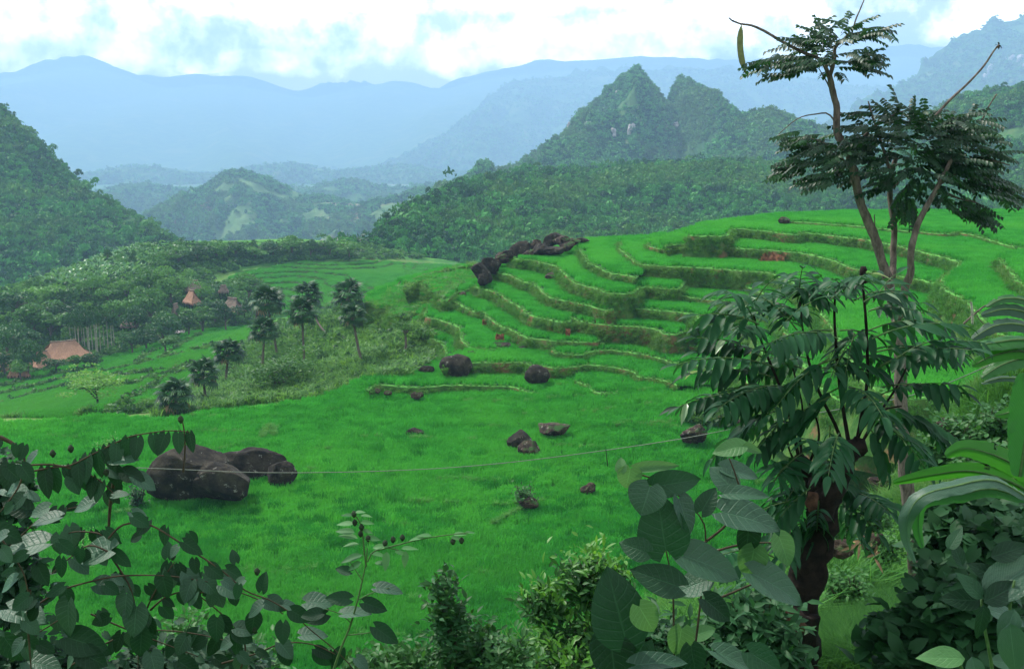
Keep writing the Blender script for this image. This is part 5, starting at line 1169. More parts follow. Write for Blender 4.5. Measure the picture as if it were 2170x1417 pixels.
for i in range(6):
    V, Fc, U = leaf(1.0, .30, 'lance' if i % 2 else 'oblong', 6, 5, .28 + .06 * i, .35, .01, i); leaflet_me.append((V, Fc, U, mesh_np('leaflet', V, Fc, M['frond_leaf'], U)))
pale_me = mesh_np('leaflet', *leaf(1.0, .30, 'lance', 6, 5, .5, .5)[:2], M['frond_pale'], leaf(1.0, .30, 'lance', 6, 5, .5, .5)[2])
fr = [(1660,840,1438,862),(1640,800,1468,792),(1620,760,1478,716),(1600,700,1488,692),(1650,870,1545,950),(1680,880,1600,960),(1600,680,1530,640),(1595,650,1640,592),(1690,700,1600,622),(1690,680,1640,650),(1762,660,1680,612),
      (1770,640,1730,574),(1800,620,1850,578),(1830,640,1905,622),(1840,660,1950,642),(1840,700,2005,690),(1850,740,2020,760),(1860,780,2055,742),(1870,820,2035,832),(1860,860,2005,935),(1840,880,1960,990),(1830,700,1760,800),(1760,700,1640,742),
      (1770,760,1620,862),(1780,820,1680,905),(1800,840,1905,905),(1720,760,1560,792),(1700,820,1530,885),(1800,760,1905,782),(1740,620,1815,602),(1720,1010,1650,1080),(1740,1010,1840,1060),(1760,1040,1885,1085),(1700,1020,1640,1112),(1735,1060,1725,1225),(1760,900,1752,1000),(1700,1060,1600,1090),(1720,1100,1640,1150),(1760,1080,1830,1160),(1770,1060,1860,1130),(1700,1000,1640,990),(1730,1000,1760,1090),(1710,1040,1690,1160),(1690,1080,1660,1190),(1640,1020,1700,960),(1760,960,1700,930),(1690,640,1700,570),(1850,640,1900,580),(1880,700,1960,680),(1900,760,1990,720),(1560,760,1500,800),
      (1640,1180,1515,1182),(1640,1200,1560,1275),(1650,1230,1600,1310),(1660,1300,1555,1335),(1700,640,1760,600),(1650,700,1720,640),(1620,720,1550,700),(1780,700,1870,720),(1740,780,1840,790),(1690,760,1610,800),(1720,860,1640,930),(1840,900,1880,1000),(1690,980,1640,1020),(1715,985,1790,1000)]
g = np.random.default_rng(31); nl = 0; restA = Acc()
for q, (x0_, y0_, x1_, y1_) in enumerate(fr + [(x + g.uniform(-22, 22), y + g.uniform(-22, 22), X_ + g.uniform(-35, 35), Y_ + g.uniform(-30, 30)) for x, y, X_, Y_ in fr[:30] + fr[30:36]]):
    z0_ = g.normal(0, .35); a_ = wv(x0_, y0_, DP + z0_); b_ = wv(x1_, y1_, DP + z0_ + g.normal(-.15, .35)); L_ = (b_ - a_).length; midp = a_.lerp(b_, .5) + Vector((0, 0, .16 * L_))
    t_ = np.linspace(0, 1, 7)[:, None]; cur = (1 - t_) ** 2 * np.array(a_) + 2 * t_ * (1 - t_) * np.array(midp) + t_ ** 2 * np.array(b_)
    acc = Acc(); tube(acc, cur - np.array(a_), np.linspace(.006, .003, 7), 4); fo = obj('frond', acc.mesh('frond', M['green_stem']), K_, Matrix.Translation(a_ - OK_))
    npair = max(4, int(L_ / .072)); side0 = (b_ - a_).cross(Vector((0, 0, 1))).normalized()
    for i in range(npair):
        t = .22 + .78 * i / (npair - 1); c = (1 - t) ** 2 * a_ + 2 * t * (1 - t) * midp + t * t * b_; tg = (2 * (1 - t) * (midp - a_) + 2 * t * (b_ - midp)).normalized()
        for s_ in ((-1, 1) if i < npair - 1 else (0,)):
            sz = g.uniform(.16, .24) * (1.0 - .25 * abs(t - .55) * 2) * (1 if L_ > .25 else .8)
            d = (tg * .65 + side0 * s_ * .95 + Vector((0, 0, .15 - .8 * g.random() * abs(s_)))).normalized(); up = Vector((0, 0, 1)) + side0 * s_ * .35 - FWD * .35 * g.random()
            V, Fc, U, me_ = leaflet_me[int(g.integers(0, 6))]
            if nl < 298: obj('leaflet', pale_me if g.random() < .05 else me_, fo, basis(c - a_, d, up, sz)); nl += 1
            else: restA.add(xf(V, basis(c - OK_, d, up, sz)), Fc, U)
o = obj('leaflets', restA.mesh('leaflets', M['frond_leaf']), K_); o['kind'] = 'stuff'

# --- heart leaved shrub close to the viewer
DH = 3.6; mh = PXM(DH); H_ = empty('heart_leaved_shrub', P(1480, 1500, DH), 'shrub with big heart shaped leaves standing in front of the gnarled trunk', 'shrub'); OH = H_.location
for line in ([(1450,1500),(1465,1420),(1478,1330),(1488,1240),(1495,1160),(1492,1110),(1472,1080)], [(1430,1480),(1428,1350),(1425,1240),(1410,1160)], [(1400,1480),(1360,1410),(1330,1340)], [(1490,1280),(1540,1260),(1600,1235),(1640,1225)], [(1492,1150),(1540,1110),(1570,1060),(1560,1010),(1545,970)], [(1472,1085),(1440,1050),(1400,1020),(1340,1000)], [(1488,1180),(1540,1160),(1600,1150),(1655,1150)]):
    stem(H_, OH, line, DH + .12, 3.6 * mh, 1.6 * mh, 'twig', 'stem', 6)
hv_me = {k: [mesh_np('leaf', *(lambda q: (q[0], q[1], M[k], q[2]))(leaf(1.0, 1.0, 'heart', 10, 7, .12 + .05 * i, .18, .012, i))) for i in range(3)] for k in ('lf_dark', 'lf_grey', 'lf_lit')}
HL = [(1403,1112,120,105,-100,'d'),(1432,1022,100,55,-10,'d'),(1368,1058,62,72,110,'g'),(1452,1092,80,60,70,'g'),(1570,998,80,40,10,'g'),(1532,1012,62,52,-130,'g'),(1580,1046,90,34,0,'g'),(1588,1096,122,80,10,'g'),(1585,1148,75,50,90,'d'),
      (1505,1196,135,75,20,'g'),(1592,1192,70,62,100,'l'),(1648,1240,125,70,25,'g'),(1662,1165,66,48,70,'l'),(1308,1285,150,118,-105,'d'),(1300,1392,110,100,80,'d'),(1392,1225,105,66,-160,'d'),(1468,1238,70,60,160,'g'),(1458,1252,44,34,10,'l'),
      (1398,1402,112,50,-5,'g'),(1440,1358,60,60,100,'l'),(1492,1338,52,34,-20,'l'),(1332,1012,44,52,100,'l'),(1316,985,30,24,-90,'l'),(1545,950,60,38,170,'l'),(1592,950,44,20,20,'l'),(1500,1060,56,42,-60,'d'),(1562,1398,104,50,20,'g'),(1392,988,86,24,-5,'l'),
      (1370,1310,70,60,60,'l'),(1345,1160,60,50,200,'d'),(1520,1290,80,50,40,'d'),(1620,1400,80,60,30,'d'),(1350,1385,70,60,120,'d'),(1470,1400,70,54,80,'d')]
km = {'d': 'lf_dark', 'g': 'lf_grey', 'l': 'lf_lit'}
for q, (x_, y_, L_, W_, an, kd) in enumerate(HL):
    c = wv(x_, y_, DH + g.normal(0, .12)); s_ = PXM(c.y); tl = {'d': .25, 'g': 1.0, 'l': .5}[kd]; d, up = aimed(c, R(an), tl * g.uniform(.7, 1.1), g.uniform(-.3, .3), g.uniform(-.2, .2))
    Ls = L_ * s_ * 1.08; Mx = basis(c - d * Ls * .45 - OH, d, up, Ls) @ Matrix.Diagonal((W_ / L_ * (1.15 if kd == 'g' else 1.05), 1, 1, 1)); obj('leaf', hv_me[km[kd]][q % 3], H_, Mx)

# --- tangle of climbing shrub at the left
DV = 4.4; mv_ = PXM(DV); W0 = empty('climbing_shrub', P(230, 1500, DV), 'tangled dark climbing shrub with hanging pointed leaves at the lower left', 'shrub'); OW = W0.location
vine_lines = [[(60,1000),(110,990),(150,985),(200,960),(240,940),(275,925),(310,918),(360,912),(402,915)], [(60,985),(120,985),(180,1002),(215,1020),(240,1045)], [(250,970),(243,1010),(235,1060),(231,1110),(228,1160),(250,1200),(278,1250),(292,1330),(292,1440)],
    [(230,1140),(250,1118),(275,1108),(318,1112),(360,1135),(410,1168),(470,1208),(520,1250),(570,1270),(620,1300),(660,1335),(720,1385),(760,1430)], [(230,1150),(215,1133),(190,1127),(150,1128),(110,1150)], [(232,1170),(190,1155),(150,1180),(110,1215)],
    [(-10,1125),(20,1165),(50,1215),(62,1270)], [(80,1280),(130,1250),(190,1232),(250,1220),(320,1218),(380,1222),(440,1232)], [(318,1292),(350,1265),(392,1252),(440,1255),(490,1250),(560,1275),(600,1300)], [(62,1250),(60,1330),(68,1440)],
    [(0,925),(35,945),(52,975),(40,1030),(0,1085)], [(150,1410),(210,1370),(280,1340),(350,1335),(430,1345),(490,1360)], [(470,1405),(540,1385),(600,1362),(660,1364),(710,1385)], [(500,1440),(520,1380),(500,1330),(420,1260),(395,1255)], [(192,1300),(300,1345),(420,1390)],
    [(388,1000),(392,950),(389,905),(383,882)], [(0,1180),(60,1120),(100,1090),(180,1070)], [(0,1380),(80,1340),(160,1290)], [(292,1330),(330,1250),(370,1190)]]
dv_ = {}
for q, ln in enumerate(vine_lines):
    dq = [0, 0, .1, -.1, .1, 0, -.2, 0, .1, -.1, -.2, .2, .2, .1, .2, .1, .2, .3, .1][q]; dv_[q] = DV + dq
    stem(W0, OW, ln, DV + dq, (5.0 if q in (2, 9, 10) else 2.6) * mv_, 1.2 * mv_, 'twig', 'stem', 5, .2)
hm = {'h': [mesh_np('leaf', *(lambda q_: (q_[0], q_[1], M['lf_dark'], q_[2]))(leaf(1.0, .8, 'heart', 8, 5, .15, .2, .012, i))) for i in range(2)],
      'g': [mesh_np('leaf', *(lambda q_: (q_[0], q_[1], M['lf_grey'], q_[2]))(leaf(1.0, .85, 'heart', 8, 5, .15, .2, .012, i))) for i in range(2)],
      'r': [mesh_np('leaf', *(lambda q_: (q_[0], q_[1], M['lf_dark'], q_[2]))(leaf(1.0, .62, 'heart', 8, 5, .1, .1, .0, i))) for i in range(2)]}
def vleaf(x_, y_, L_, an, kd, tl=None, D_=DV, root=W0, org=OW, wf=1.0):
    c = wv(x_, y_, D_); s_ = PXM(D_); tl = (.2 if kd == 'r' else .4 if kd == 'h' else 1.0) if tl is None else tl; d, up = aimed(c, R(an), tl * g.uniform(.7, 1.15), g.uniform(-.35, .35), g.uniform(-.25, .25))
    return obj('leaf', hm[kd][int(g.integers(0, 2))], root, basis(c - Vector(org), d, up, L_ * s_) @ Matrix.Diagonal((wf, 1, 1, 1)))
for x_, y_, L_ in ((402,918,44),(378,918,46),(350,920,50),(325,922,44),(292,928,50),(272,930,56),(248,940,52),(228,948,58),(206,958,62),(185,968,60),(165,980,58),(150,988,46),(172,1002,48),(196,1012,50),(215,1022,46),(140,990,40),(110,992,62),(95,995,66)): vleaf(x_, y_, L_, 90 + g.uniform(-18, 18), 'r')
for x_, y_, L_, an, kd in [(95,1150,100,170,'g'),(235,1165,95,170,'g'),(20,1290,95,10,'g'),(145,1275,82,95,'g'),(205,1238,62,10,'g'),(268,1258,62,95,'g'),(145,1350,90,20,'h'),(290,1285,70,95,'g'),(300,1340,62,95,'h'),(285,1010,55,30,'g'),(262,1000,50,20,'h'),(60,1080,62,200,'h'),(125,1095,62,170,'g'),(200,1062,54,160,'g'),(10,1035,64,10,'g'),
                          (240,1050,36,-10,'g'),(280,1085,44,30,'g'),(355,1180,36,-90,'h'),(345,1218,56,80,'h'),(395,1215,60,60,'g'),(430,1225,50,50,'g'),(470,1240,50,30,'g'),(460,1310,56,95,'h'),(500,1330,50,10,'g'),(540,1300,50,100,'h'),(570,1270,46,30,'g'),(480,1205,44,30,'h'),(500,1190,30,-110,'h'),(555,1250,44,-80,'h'),(600,1280,40,20,'g'),
                          (650,1275,62,0,'g'),(690,1300,56,170,'h'),(640,1345,60,0,'g'),(600,1320,48,90,'h'),(80,1200,50,60,'h'),(170,1380,70,30,'h'),(320,1385,60,70,'g'),(60,1400,80,10,'g'),(380,1400,60,40,'h'),(10,1350,70,60,'h'),(240,972,60,-5,'g'),(150,1010,44,60,'h'),(20,985,60,95,'h'),(-5,1120,60,30,'h')]: vleaf(x_, y_, L_, an, kd)
nn_ = 0
while nn_ < 170:
    q = int(g.integers(0, len(vine_lines))); ln = np.array(vine_lines[q], float); k_ = g.integers(0, len(ln) - 1); u_ = g.random(); x_, y_ = ln[k_] * (1 - u_) + ln[k_ + 1] * u_
    if q in (0, 1, 15) or x_ < -20 or y_ > 1430: continue
    dx_ = g.normal(0, 14); kd = 'hgr'[int(g.integers(0, 3))]; vleaf(x_ + dx_, y_ + g.normal(0, 8), g.uniform(28, 52), g.uniform(20, 160), kd, None, dv_[q] + g.normal(0, .06)); nn_ += 1
def buds(root, org, spots, D_, r_):
    for x_, y_ in spots:
        c = wv(x_, y_, D_) - Vector(org); acc = Acc(); tube(acc, [c + Vector((0, 0, -.8 * r_)), c, c + Vector((0, 0, .7 * r_)), c + Vector((0, 0, 1.2 * r_))], [r_ * .25, r_ * .75, r_ * .6, r_ * .15], 7, .3); obj('seed_head', acc.mesh('seed_head', M['seed']), root)
buds(W0, OW, [(383,890),(190,982),(225,1002),(366,1180),(112,962),(150,952),(540,1335),(545,1212)], DV, 9 * mv_)
# dense dark undergrowth beneath the tangle, and further masses along the bottom
def leafmass(name, label, ells, n_, size, mats, D_, cat='undergrowth', kind='stuff', shape='ovate', wf=.5, up=.4, seed=0, asthing=False, group=None, tips=None):
    """leaves through several ellipsoids (px, py, rx, ry, depth, share), stems from below"""
    g = np.random.default_rng(seed); accs = [Acc() for _ in mats]; org = P(ells[0][0], ells[0][1] + ells[0][3], D_); st = Acc(); tot = sum(e[5] for e in ells)
    for (ex, ey, rx, ry, dp, sh) in ells:
        c0 = P(ex, ey, D_ + dp); s_ = PXM(c0.y); root_p = P(ex + g.normal(0, rx * .2), ey + ry * 1.15, D_ + dp)
        kn = int(n_ * sh / tot); ns = max(3, kn // 28)
        for b_ in range(ns):
            a_ = g.uniform(0, 6.28); e_ = g.uniform(-.1, 1.0); r_ = g.random() ** .45
            tip = c0 + Vector((math.cos(a_) * math.cos(e_) * rx * s_ * r_, math.sin(a_) * math.cos(e_) * rx * s_ * .7 * r_, (math.sin(e_) * 2 * r_ - .75) * ry * s_))
            mid2 = root_p.lerp(tip, .55) + Vector((g.normal(0, .12) * rx * s_, 0, .12 * ry * s_)); tube(st, [root_p - org, mid2 - org, tip - org], [.010 * D_ / 8, .006 * D_ / 8, .002 * D_ / 8], 3)
            for k_ in range(kn // ns):
                t = .45 + .6 * g.random(); q = (1 - t) ** 2 * root_p + 2 * t * (1 - t) * mid2 + t * t * tip if t <= 1 else tip
                q = q + Vector(g.normal(0, .07 * rx * s_ + .6 * size, 3)); dr = Vector((g.normal(), g.normal(), g.normal(0, .5) + up)).normalized()
                hh = (q.z - c0.z) / (ry * s_)
                mi = (0 if tips is None else (1 if hh + g.normal(0, .25) > tips else 0)) if len(mats) == 2 else int(g.integers(0, len(mats)))
                V, Fc, U = leaf(size * g.uniform(.6, 1.3), size * wf, shape, 3, 3, .2, .3); accs[mi].add(xf(V, basis(q - org, dr, (g.normal(0, .4), g.normal(0, .4) - .3, 1))), Fc, U)
    if asthing:
        root = empty(name, org, label, cat, group); obj('stems', st.mesh('stems', M['twig']), root)['kind'] = 'stuff'
        for a2, mt in zip(accs, mats):
            if a2.V: obj('foliage', a2.mesh('foliage', M[mt]), root)['kind'] = 'stuff'
        return root
    big = Acc()
    first = None
    for a2, mt in zip(accs, mats):
        if not a2.V: continue
        o = obj(name, a2.mesh(name, M[mt])); o.location = org; tag(o, label, kind='stuff')
leafmass('undergrowth', 'dark leafy undergrowth at the bottom left corner', [(60,1400,170,110,.6,3),(260,1420,160,80,.6,2),(460,1420,140,60,.6,2),(20,1180,70,140,.9,2),(20,1020,50,70,.9,1)], 7500, .06, ['lf_dark', 'creeper_leaf'], 5.0, shape='heart', wf=.7, seed=1, up=0)

# --- upright stem with seed heads
DS = 4.2; ms = PXM(DS); S_ = empty('seeding_stem', P(705, 1430, DS), 'single upright weed stem with paired leaves and dark seed heads', 'plant'); OS = S_.location
for ln, r0 in (([(700,1440),(720,1380),(742,1325),(758,1270),(768,1228),(776,1190),(778,1160)], 3.4), ([(776,1200),(772,1170),(768,1130),(762,1105),(748,1085)], 2.4), ([(779,1190),(790,1170),(815,1160),(845,1165)], 1.8), ([(800,1165),(850,1152),(890,1142),(940,1134),(992,1128)], 1.8), ([(768,1230),(752,1205),(742,1190)], 1.4), ([(760,1270),(790,1255),(825,1245)], 1.4), ([(745,1320),(720,1300),(690,1290)], 1.4), ([(735,1345),(780,1340),(820,1330)], 1.4)): stem(S_, OS, ln, DS, r0 * ms, 1.1 * ms, 'green_stem', 'stem', 5)
lm = [mesh_np('leaf', *(lambda q_: (q_[0], q_[1], M['weed_leaf'], q_[2]))(leaf(1.0, .42, 'ovate', 6, 5, .1, .25))) for i in range(2)]
for x_, y_, L_, an in [(752,1085,26,-5),(750,1092,30,185),(764,1092,28,0),(750,1110,42,180),(764,1106,32,5),(752,1128,48,185),(768,1122,26,15),(758,1140,46,190),(772,1138,38,8),(760,1152,36,175),(784,1172,42,10),(768,1175,52,165),(790,1160,40,-10),(766,1190,40,150),(794,1192,36,0),(850,1162,40,0),(836,1168,36,15),(860,1166,40,95),(820,1168,44,95),(900,1138,36,175),(915,1135,34,185),(960,1132,34,-5),(955,1138,30,10),(985,1128,24,0)]:
    c = wv(x_, y_, DS); d, up = aimed(c, R(an), g.uniform(.7, 1.2), 0, g.uniform(-.3, .3)); obj('leaf', lm[0], S_, basis(c - OS, d, up, L_ * ms))
for x_, y_, L_, an, kd in [(798,1245,62,5,'g'),(772,1276,56,20,'h'),(740,1268,54,185,'h'),(728,1300,64,-5,'g'),(680,1298,48,170,'h'),(796,1328,64,35,'h'),(742,1210,36,190,'h')]: vleaf(x_, y_, L_, an, kd, None, DS, S_, OS, .8)
buds(S_, OS, [(752,1108),(766,1118),(764,1132),(780,1142),(833,1144),(853,1140),(816,1152),(960,1148),(978,1146),(750,1090)], DS, 8 * ms)

# --- bushes along the bottom
bo = leafmass('leafy_bush', 'bush with bright yellow green shoot tips left of the heart leaved shrub', [(1235,1210,62,70,0,3),(1160,1260,60,60,.2,2.2),(1290,1220,50,60,.3,2),(1220,1330,90,80,0,3),(1180,1400,110,50,-.3,2)], 3600, .095, ['bush_leaf', 'bush_tip'], 9.0, shape='lance', wf=.34, up=.9, seed=2, asthing=True, cat='bush', tips=.12, group=None)
leafmass('leafy_bush', 'spiky grey green bush rising to a point above the paddy', [(945,1290,45,75,0,2),(940,1235,20,40,0,.5),(1000,1350,60,60,.2,2),(960,1400,90,40,0,2)], 1700, .085, ['weed_leaf', 'bush_leaf'], 8.6, shape='lance', wf=.4, up=.7, seed=3, asthing=True, cat='bush', tips=-.3)
leafmass('leafy_bush', 'low grey green leafy bush at the bottom between the weed stem and the spiky bush', [(850,1400,80,50,0,2),(770,1410,60,50,.2,1.5),(1080,1380,60,50,0,1.6)], 1500, .085, ['weed_leaf', 'bush_leaf'], 8.4, shape='ovate', wf=.45, up=.5, seed=4, asthing=True, cat='bush', tips=-.3)
leafmass('leafy_bush', 'small bush of low weeds behind the climbing shrub', [(520,1390,110,50,0,2),(400,1330,60,60,.5,1)], 1400, .08, ['weed_leaf', 'bush_leaf'], 8.0, shape='ovate', wf=.45, up=.5, seed=5, asthing=True, cat='bush', tips=-.2)
leafmass('leafy_bush', 'little round leaved bush growing beside a brown stone in the paddy', [(1112,1045,30,24,0,1)], 420, .22, ['bush_leaf', 'weed_leaf'], PZ(1112, 1065, Z0).y, shape='ovate', wf=.5, seed=6, asthing=True, cat='bush')
leafmass('leafy_bush', 'dark bush against the left flank of the lichen covered boulder', [(292,1040,26,36,0,1)], 500, .2, ['creeper_leaf', 'bush_leaf'], D1 - 1.5, shape='ovate', wf=.5, seed=7, asthing=True, cat='bush')
leafmass('leafy_bush', 'weedy bush in the paddy behind the climbing shrub', [(180,1150,30,50,0,1),(240,940,40,18,8,1)], 600, .18, ['bund', 'bush_leaf'], 52, shape='lance', wf=.3, seed=8, asthing=True, cat='bush')
# --- right side masses
leafmass('creeper', 'creeping round leaved vine smothering the right bank', [(2080,1090,90,50,0,3),(2020,1150,60,60,-.3,2),(2120,1160,80,60,-.6,3),(2000,1260,50,70,-.8,2),(1930,1360,90,60,-1.0,2),(2080,1300,110,100,-1.2,4)], 5600, .13, ['creeper_leaf', 'bush_leaf'], 8.5, cat='vine', shape='heart', wf=.8, up=.2, seed=10, asthing=True)
leafmass('leafy_bush', 'leafy bush with rounded leaves on the bank behind the creeper', [(2050,920,90,50,0,3),(2120,880,70,40,0,2),(1980,950,40,40,-2,2),(2090,980,80,30,-3,2)], 4200, .17, ['bush_leaf', 'weed_leaf'], 24, shape='ovate', wf=.6, seed=11, asthing=True, cat='bush')
leafmass('leafy_bush', 'dark bush at the foot of the slender tree trunk', [(1850,1080,50,40,0,1.5),(1790,1110,40,40,0,1),(1880,1150,40,40,-1,1),(1790,1240,50,50,-4,1.5)], 3200, .10, ['bush_leaf', 'creeper_leaf'], 19, shape='ovate', wf=.5, seed=12, asthing=True, cat='bush')
leafmass('leafy_bush', 'shadowed bush between the heart leaved shrub and the gnarled trunk', [(1590,1320,90,90,0,3),(1470,1380,120,80,0,3),(1360,1360,70,70,0,1.5),(1640,1400,60,50,0,1)], 4200, .11, ['creeper_leaf', 'bush_leaf'], 6.2, shape='lance', wf=.35, up=.1, seed=13, asthing=True, cat='bush')
big_me = {k: [mesh_np('leaf', *(lambda q_: (q_[0], q_[1], M[k], q_[2]))(leaf(1.0, .52, 'ovate', 10, 7, .14 + .05 * i, .16, .012, i))) for i in range(2)] for k in ('banana_grey', 'lf_dark', 'lf_lit')}
B_ = empty('broad_leaved_shrub', P(2110, 1500, 3.8), 'shrub with large oval ribbed leaves in the lower right corner', 'shrub'); OB = B_.location
for ln in ([(2110,1480),(2100,1400),(2085,1320),(2080,1270)], [(2140,1480),(2145,1380),(2140,1290),(2150,1230)], [(2060,1480),(2040,1420),(2030,1400)]): stem(B_, OB, ln, 3.9, .008, .005, 'green_stem', 'stem', 6)
for q, (x_, y_, L_, an, kd) in enumerate([(2085,1265,175,-35,'banana_grey'),(2082,1268,75,-130,'lf_dark'),(2080,1272,95,185,'lf_dark'),(2085,1275,100,-25,'lf_dark'),(2085,1280,80,95,'lf_dark'),(2090,1290,110,15,'banana_grey'),(2140,1320,120,80,'banana_grey'),(2150,1290,90,110,'banana_grey'),(2040,1200,70,-110,'lf_dark'),(2045,1395,100,185,'lf_lit'),(2060,1390,80,80,'banana_grey'),(2100,1400,70,0,'banana_grey'),(2120,1230,80,-150,'lf_dark'),(2150,1400,80,60,'banana_grey'),(2010,1165,60,-60,'lf_dark'),(2100,1180,90,-20,'lf_dark'),(2060,1420,60,140,'lf_lit')]):
    c = wv(x_, y_, 3.9 + g.normal(0, .1)); d, up = aimed(c, R(an), g.uniform(.3, .9), g.uniform(-.3, .3), g.uniform(-.15, .15)); obj('leaf', big_me[kd][q % 2], B_, basis(c - OB, d, up, L_ * PXM(3.9) * 1.05))
# --- banana plants
def strap_leaf(root, org, line, D_, wpx, mat, face=1.0, ddep=0.0, tilt=.5, slit=True, wprof=None):
    l_ = smooth_line(np.array(line, float), max(6, np.linalg.norm(np.array(line[-1], float) - np.array(line[0], float)) / 26)); n_ = len(l_)
    t = np.linspace(0, 1, n_); c = np.array([wv(q[0], q[1], D_ + ddep * tt) for q, tt in zip(l_, t)]); tg = np.gradient(c, axis=0); tg /= np.linalg.norm(tg, axis=1)[:, None]
    nrm = np.array((-FWD * math.cos(tilt) + UPV * math.sin(tilt))); sd_ = np.cross(tg, nrm); sd_ /= np.linalg.norm(sd_, axis=1)[:, None]; nz_ = np.cross(sd_, tg)
    w_ = np.clip(np.sin(np.pi * np.clip(t * .93 + .05, 0, 1)) ** .55, .03, 1) * wpx * PXM(D_) / 2; cs = np.linspace(-1, 1, 9)
    fl = .35 * np.abs(cs); V = c[:, None] + sd_[:, None] * (cs[None, :, None] * w_[:, None, None]) + nz_[:, None] * ((fl[None, :] * w_[:, None] * -.8)[..., None])
    V = V + (RNG.normal(0, .012, V.shape) * w_[:, None, None]) * (np.abs(cs) > .7)[None, :, None] * 3
    U = np.stack([np.broadcast_to(cs * .5 + .5, (n_, 9)), np.broadcast_to(t[:, None], (n_, 9))], -1).reshape(-1, 2); Fc = grid_faces(n_, 9)
    if slit:
        kill = np.zeros((n_ - 1, 8), bool)
        for q in RNG.choice(n_ - 2, 2, replace=False): kill[q, 6:] = RNG.random() < .8
        kk = np.concatenate([kill.ravel(), kill.ravel()]); Fc = Fc[~kk]
    lo = obj('leaf', mesh_np('leaf', V.reshape(-1, 3) - np.array(org), Fc, M[mat], U), root)
    acc = Acc(); tube(acc, c - np.array(org) - nz_ * .004, np.linspace(.012, .003, n_) * D_ / 6, 4); obj('midrib', acc.mesh('midrib', M['green_stem']), lo)
N_ = empty('banana_plant', P(2200, 1250, 6.0), 'banana plant at the right edge with arching bright leaves and one curled over', 'banana plant'); ON = N_.location
stem(N_, ON, [(2240,1400),(2215,1250),(2200,1100),(2195,1000),(2190,900)], 6.2, .09, .05, 'green_stem', 'stem', 10)
strap_leaf(N_, ON, [(2215,1040),(2150,985),(2090,958),(2040,950),(2004,965)], 6, 50, 'banana_lit', tilt=.1)
strap_leaf(N_, ON, [(2210,1060),(2140,1020),(2060,998),(1980,1005),(1893,1022)], 6, 36, 'banana_lit', tilt=-.2)
strap_leaf(N_, ON, [(2200,1070),(2110,1018),(2020,1030),(1955,1050),(1925,1090),(1922,1140),(1940,1190)], 5.6, 44, 'banana_grey', tilt=.9)
strap_leaf(N_, ON, [(2205,1060),(2160,1050),(2100,1035),(2040,1045),(1960,1060),(1945,1110),(1955,1160)], 5.8, 40, 'banana_leaf', tilt=.2)
strap_leaf(N_, ON, [(2162,1010),(2172,940),(2176,870),(2168,790)], 5.2, 74, 'banana_leaf', tilt=.2, slit=False)
N2 = empty('banana_plant', P(2230, 950, 9.0), 'second banana plant whose torn pale leaves reach in above the paddy bank', 'banana plant'); ON2 = N2.location
stem(N2, ON2, [(2260,1100),(2235,950),(2215,800),(2200,720)], 9.2, .1, .06, 'green_stem', 'stem', 10)
for q, (ln, w_, mt) in enumerate([([(2230,700),(2180,665),(2130,655),(2080,668)], 30, 'banana_grey'), ([(2230,730),(2170,690),(2110,690),(2060,718)], 36, 'banana_grey'), ([(2230,740),(2180,720),(2110,725),(2045,740)], 44, 'banana_leaf'), ([(2230,780),(2170,745),(2110,752),(2060,775)], 34, 'banana_lit'),
                                  ([(2240,800),(2190,760),(2130,770),(2080,800)], 40, 'banana_leaf'), ([(2240,850),(2190,810),(2130,800),(2080,812)], 22, 'banana_grey'), ([(2240,870),(2200,850),(2150,870),(2110,880)], 30, 'banana_lit'), ([(2230,690),(2180,640),(2130,632),(2090,650)], 24, 'banana_leaf')]):
    strap_leaf(N2, ON2, ln, 9, w_, mt, tilt=.3 + .3 * (q % 3))
# crossed sticks, wire, posts
X_ = empty('crossed_sticks', P(2060, 690, 26), 'two crossed broken sticks standing in the paddy edge at the right', 'sticks'); OX = X_.location; mx = PXM(26)
stem(X_, OX, [(2058,640),(2060,662),(2061,686)], 26, 2.6 * mx, 2.6 * mx, 'bark_pale', 'stick', 6); stem(X_, OX, [(2042,686),(2062,668),(2088,648),(2105,650)], 26.1, 2.6 * mx, 1.4 * mx, 'bark', 'stick', 6); stem(X_, OX, [(2070,668),(2080,682),(2090,690)], 26.1, 1 * mx, .8 * mx, 'bark', 'stick', 5)
acc = Acc(); wire = [(-60,980,30),(330,992,30),(560,1001,31),(800,998,32),(1000,987,33),(1200,965,34),(1440,930,34),(1640,890,30),(1900,845,24),(2060,790,20),(2240,700,16)]
wp = [P(*q) for q in wire]; org = wp[0].copy(); tube(acc, [q - org for q in wp], [.011] * len(wp), 4); o = obj('wire', acc.mesh('wire', plainmat('wire_metal', (.16, .17, .15), .5, 20, .2))); o.location = org; tag(o, 'thin wire strung across the paddies from the boulders to the bananas', 'wire')
for q, (x0_, y0_, x1_, y1_, lb) in enumerate([(1284,952,1288,975,'thin stick standing in the paddy under the wire'),(1039,728,1040,738,'thin dark post beside the bare red cut'),(863,735,866,750,'short dark stump on the slope left of the terraces')]):
    DD = [34, 112, 113][q]; a_ = P(x1_, y1_, DD); acc = Acc(); tube(acc, [Vector((0, 0, -.2)), P(x0_, y0_, DD) - a_], [1.0 * PXM(DD), .8 * PXM(DD)], 5); o = obj('post', acc.mesh('post', M['bark_dark'])); o.location = a_; tag(o, lb, 'post')
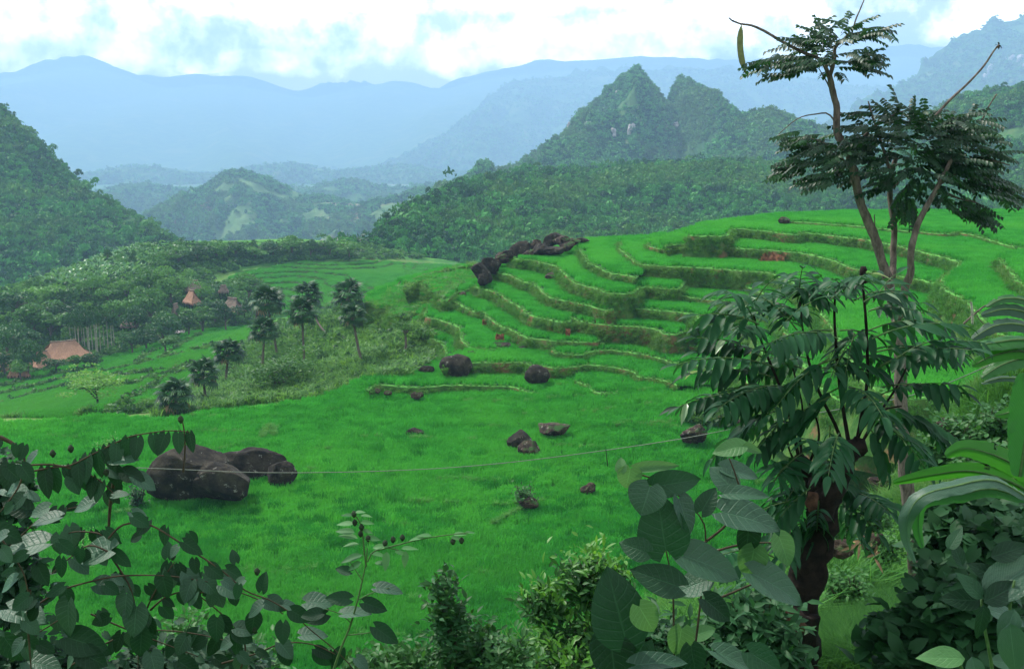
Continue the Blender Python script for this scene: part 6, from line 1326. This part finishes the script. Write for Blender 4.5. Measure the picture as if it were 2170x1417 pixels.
# bank grass, rubble, dead leaves on the right
def near_scatter(name, poly, n_, protos, lo, hi, label, tilt=.2, ymin=0.0):
    q = sample_px(poly, n_); q = q[q[:, 1] > ymin]; return scatter(name, q, RNG.uniform(lo, hi, len(q)), rz(len(q), tilt), protos, label)
ng = [proto('near_tuft', mesh_np('near_tuft', *blade_patch(60, .35, .35, .012, 1.1, 1500 + i, 1.5), M['near_grass'])) for i in range(4)]
near_scatter('bank_turf', [(1730,1417),(1735,1330),(1790,1290),(1850,1240),(1940,1200),(1990,1230),(2000,1417)], 12000, ng, .35, .8, 'bright wild grass on the near bank below the slender tree')
ng2 = [proto('near_tuft', mesh_np('near_tuft', *blade_patch(50, .5, .4, .02, 1.2, 1600 + i, 1.5), M['riser_grass'])) for i in range(4)]
leafmass('ground_cover', 'low leafy ground cover mixed into the grass of the near bank', [(1790,1390,70,30,0,1),(1860,1330,70,30,2,1),(1930,1290,60,30,3,1),(1800,1290,60,30,3,1)], 1800, .09, ['weed_leaf', 'bush_leaf'], 12.5, shape='ovate', wf=.5, up=.2, seed=21)
near_scatter('bank_weeds', [(1700,1300),(1760,1050),(1860,1000),(1900,860),(2170,800),(2170,1100),(1980,1200),(1750,1300)], 5200, ng2, .7, 1.8, 'rough weeds on the right hand bank', ymin=16.5)
near_scatter('hillside_weeds', [(900,1500),(1190,1417),(1500,1300),(1700,1200),(1700,1500)], 3000, ng2, .6, 1.4, 'weeds on the slope below the viewer', ymin=14)
for q, (x_, y_, w_, h_, lb) in enumerate([(1790,1165,70,40,'heap of dark rubble beside the gnarled trunk'),(1850,1150,60,34,'brown rubble stone under dead leaves near the slender trunk'),(1870,1022,50,20,'grey stone lying in the paddy beyond the bank'),(2010,900,70,20,'long brown rock on the weedy bank at the right')]):
    DD = [17, 18, 42, 30][q]; prock(x_ - w_ / 2, x_ + w_ / 2, y_ - h_ / 2, y_ + h_ / 2, DD, 300 + q, mat='rock_brown', label=lb, rough=.5, cat='rock')
DL = empty('dead_leaves', P(1860, 1170, 16.5), 'pale dry fallen leaves hanging over the rubble heap', 'dead leaves')
for q in range(12):
    c = P(1840 + g.normal(0, 25), 1160 + g.normal(0, 18), 16.5); me_ = mesh_np('dry_leaf', *(lambda a_: (a_[0], a_[1], M['straw'], a_[2]))(leaf(.26, .045, 'lance', 5, 3, .5, .4))) if q == 0 else me_; obj('dry_leaf', me_, DL, basis(c - DL.location, (g.normal(), g.normal(), -.8), (0, -1, .4)))
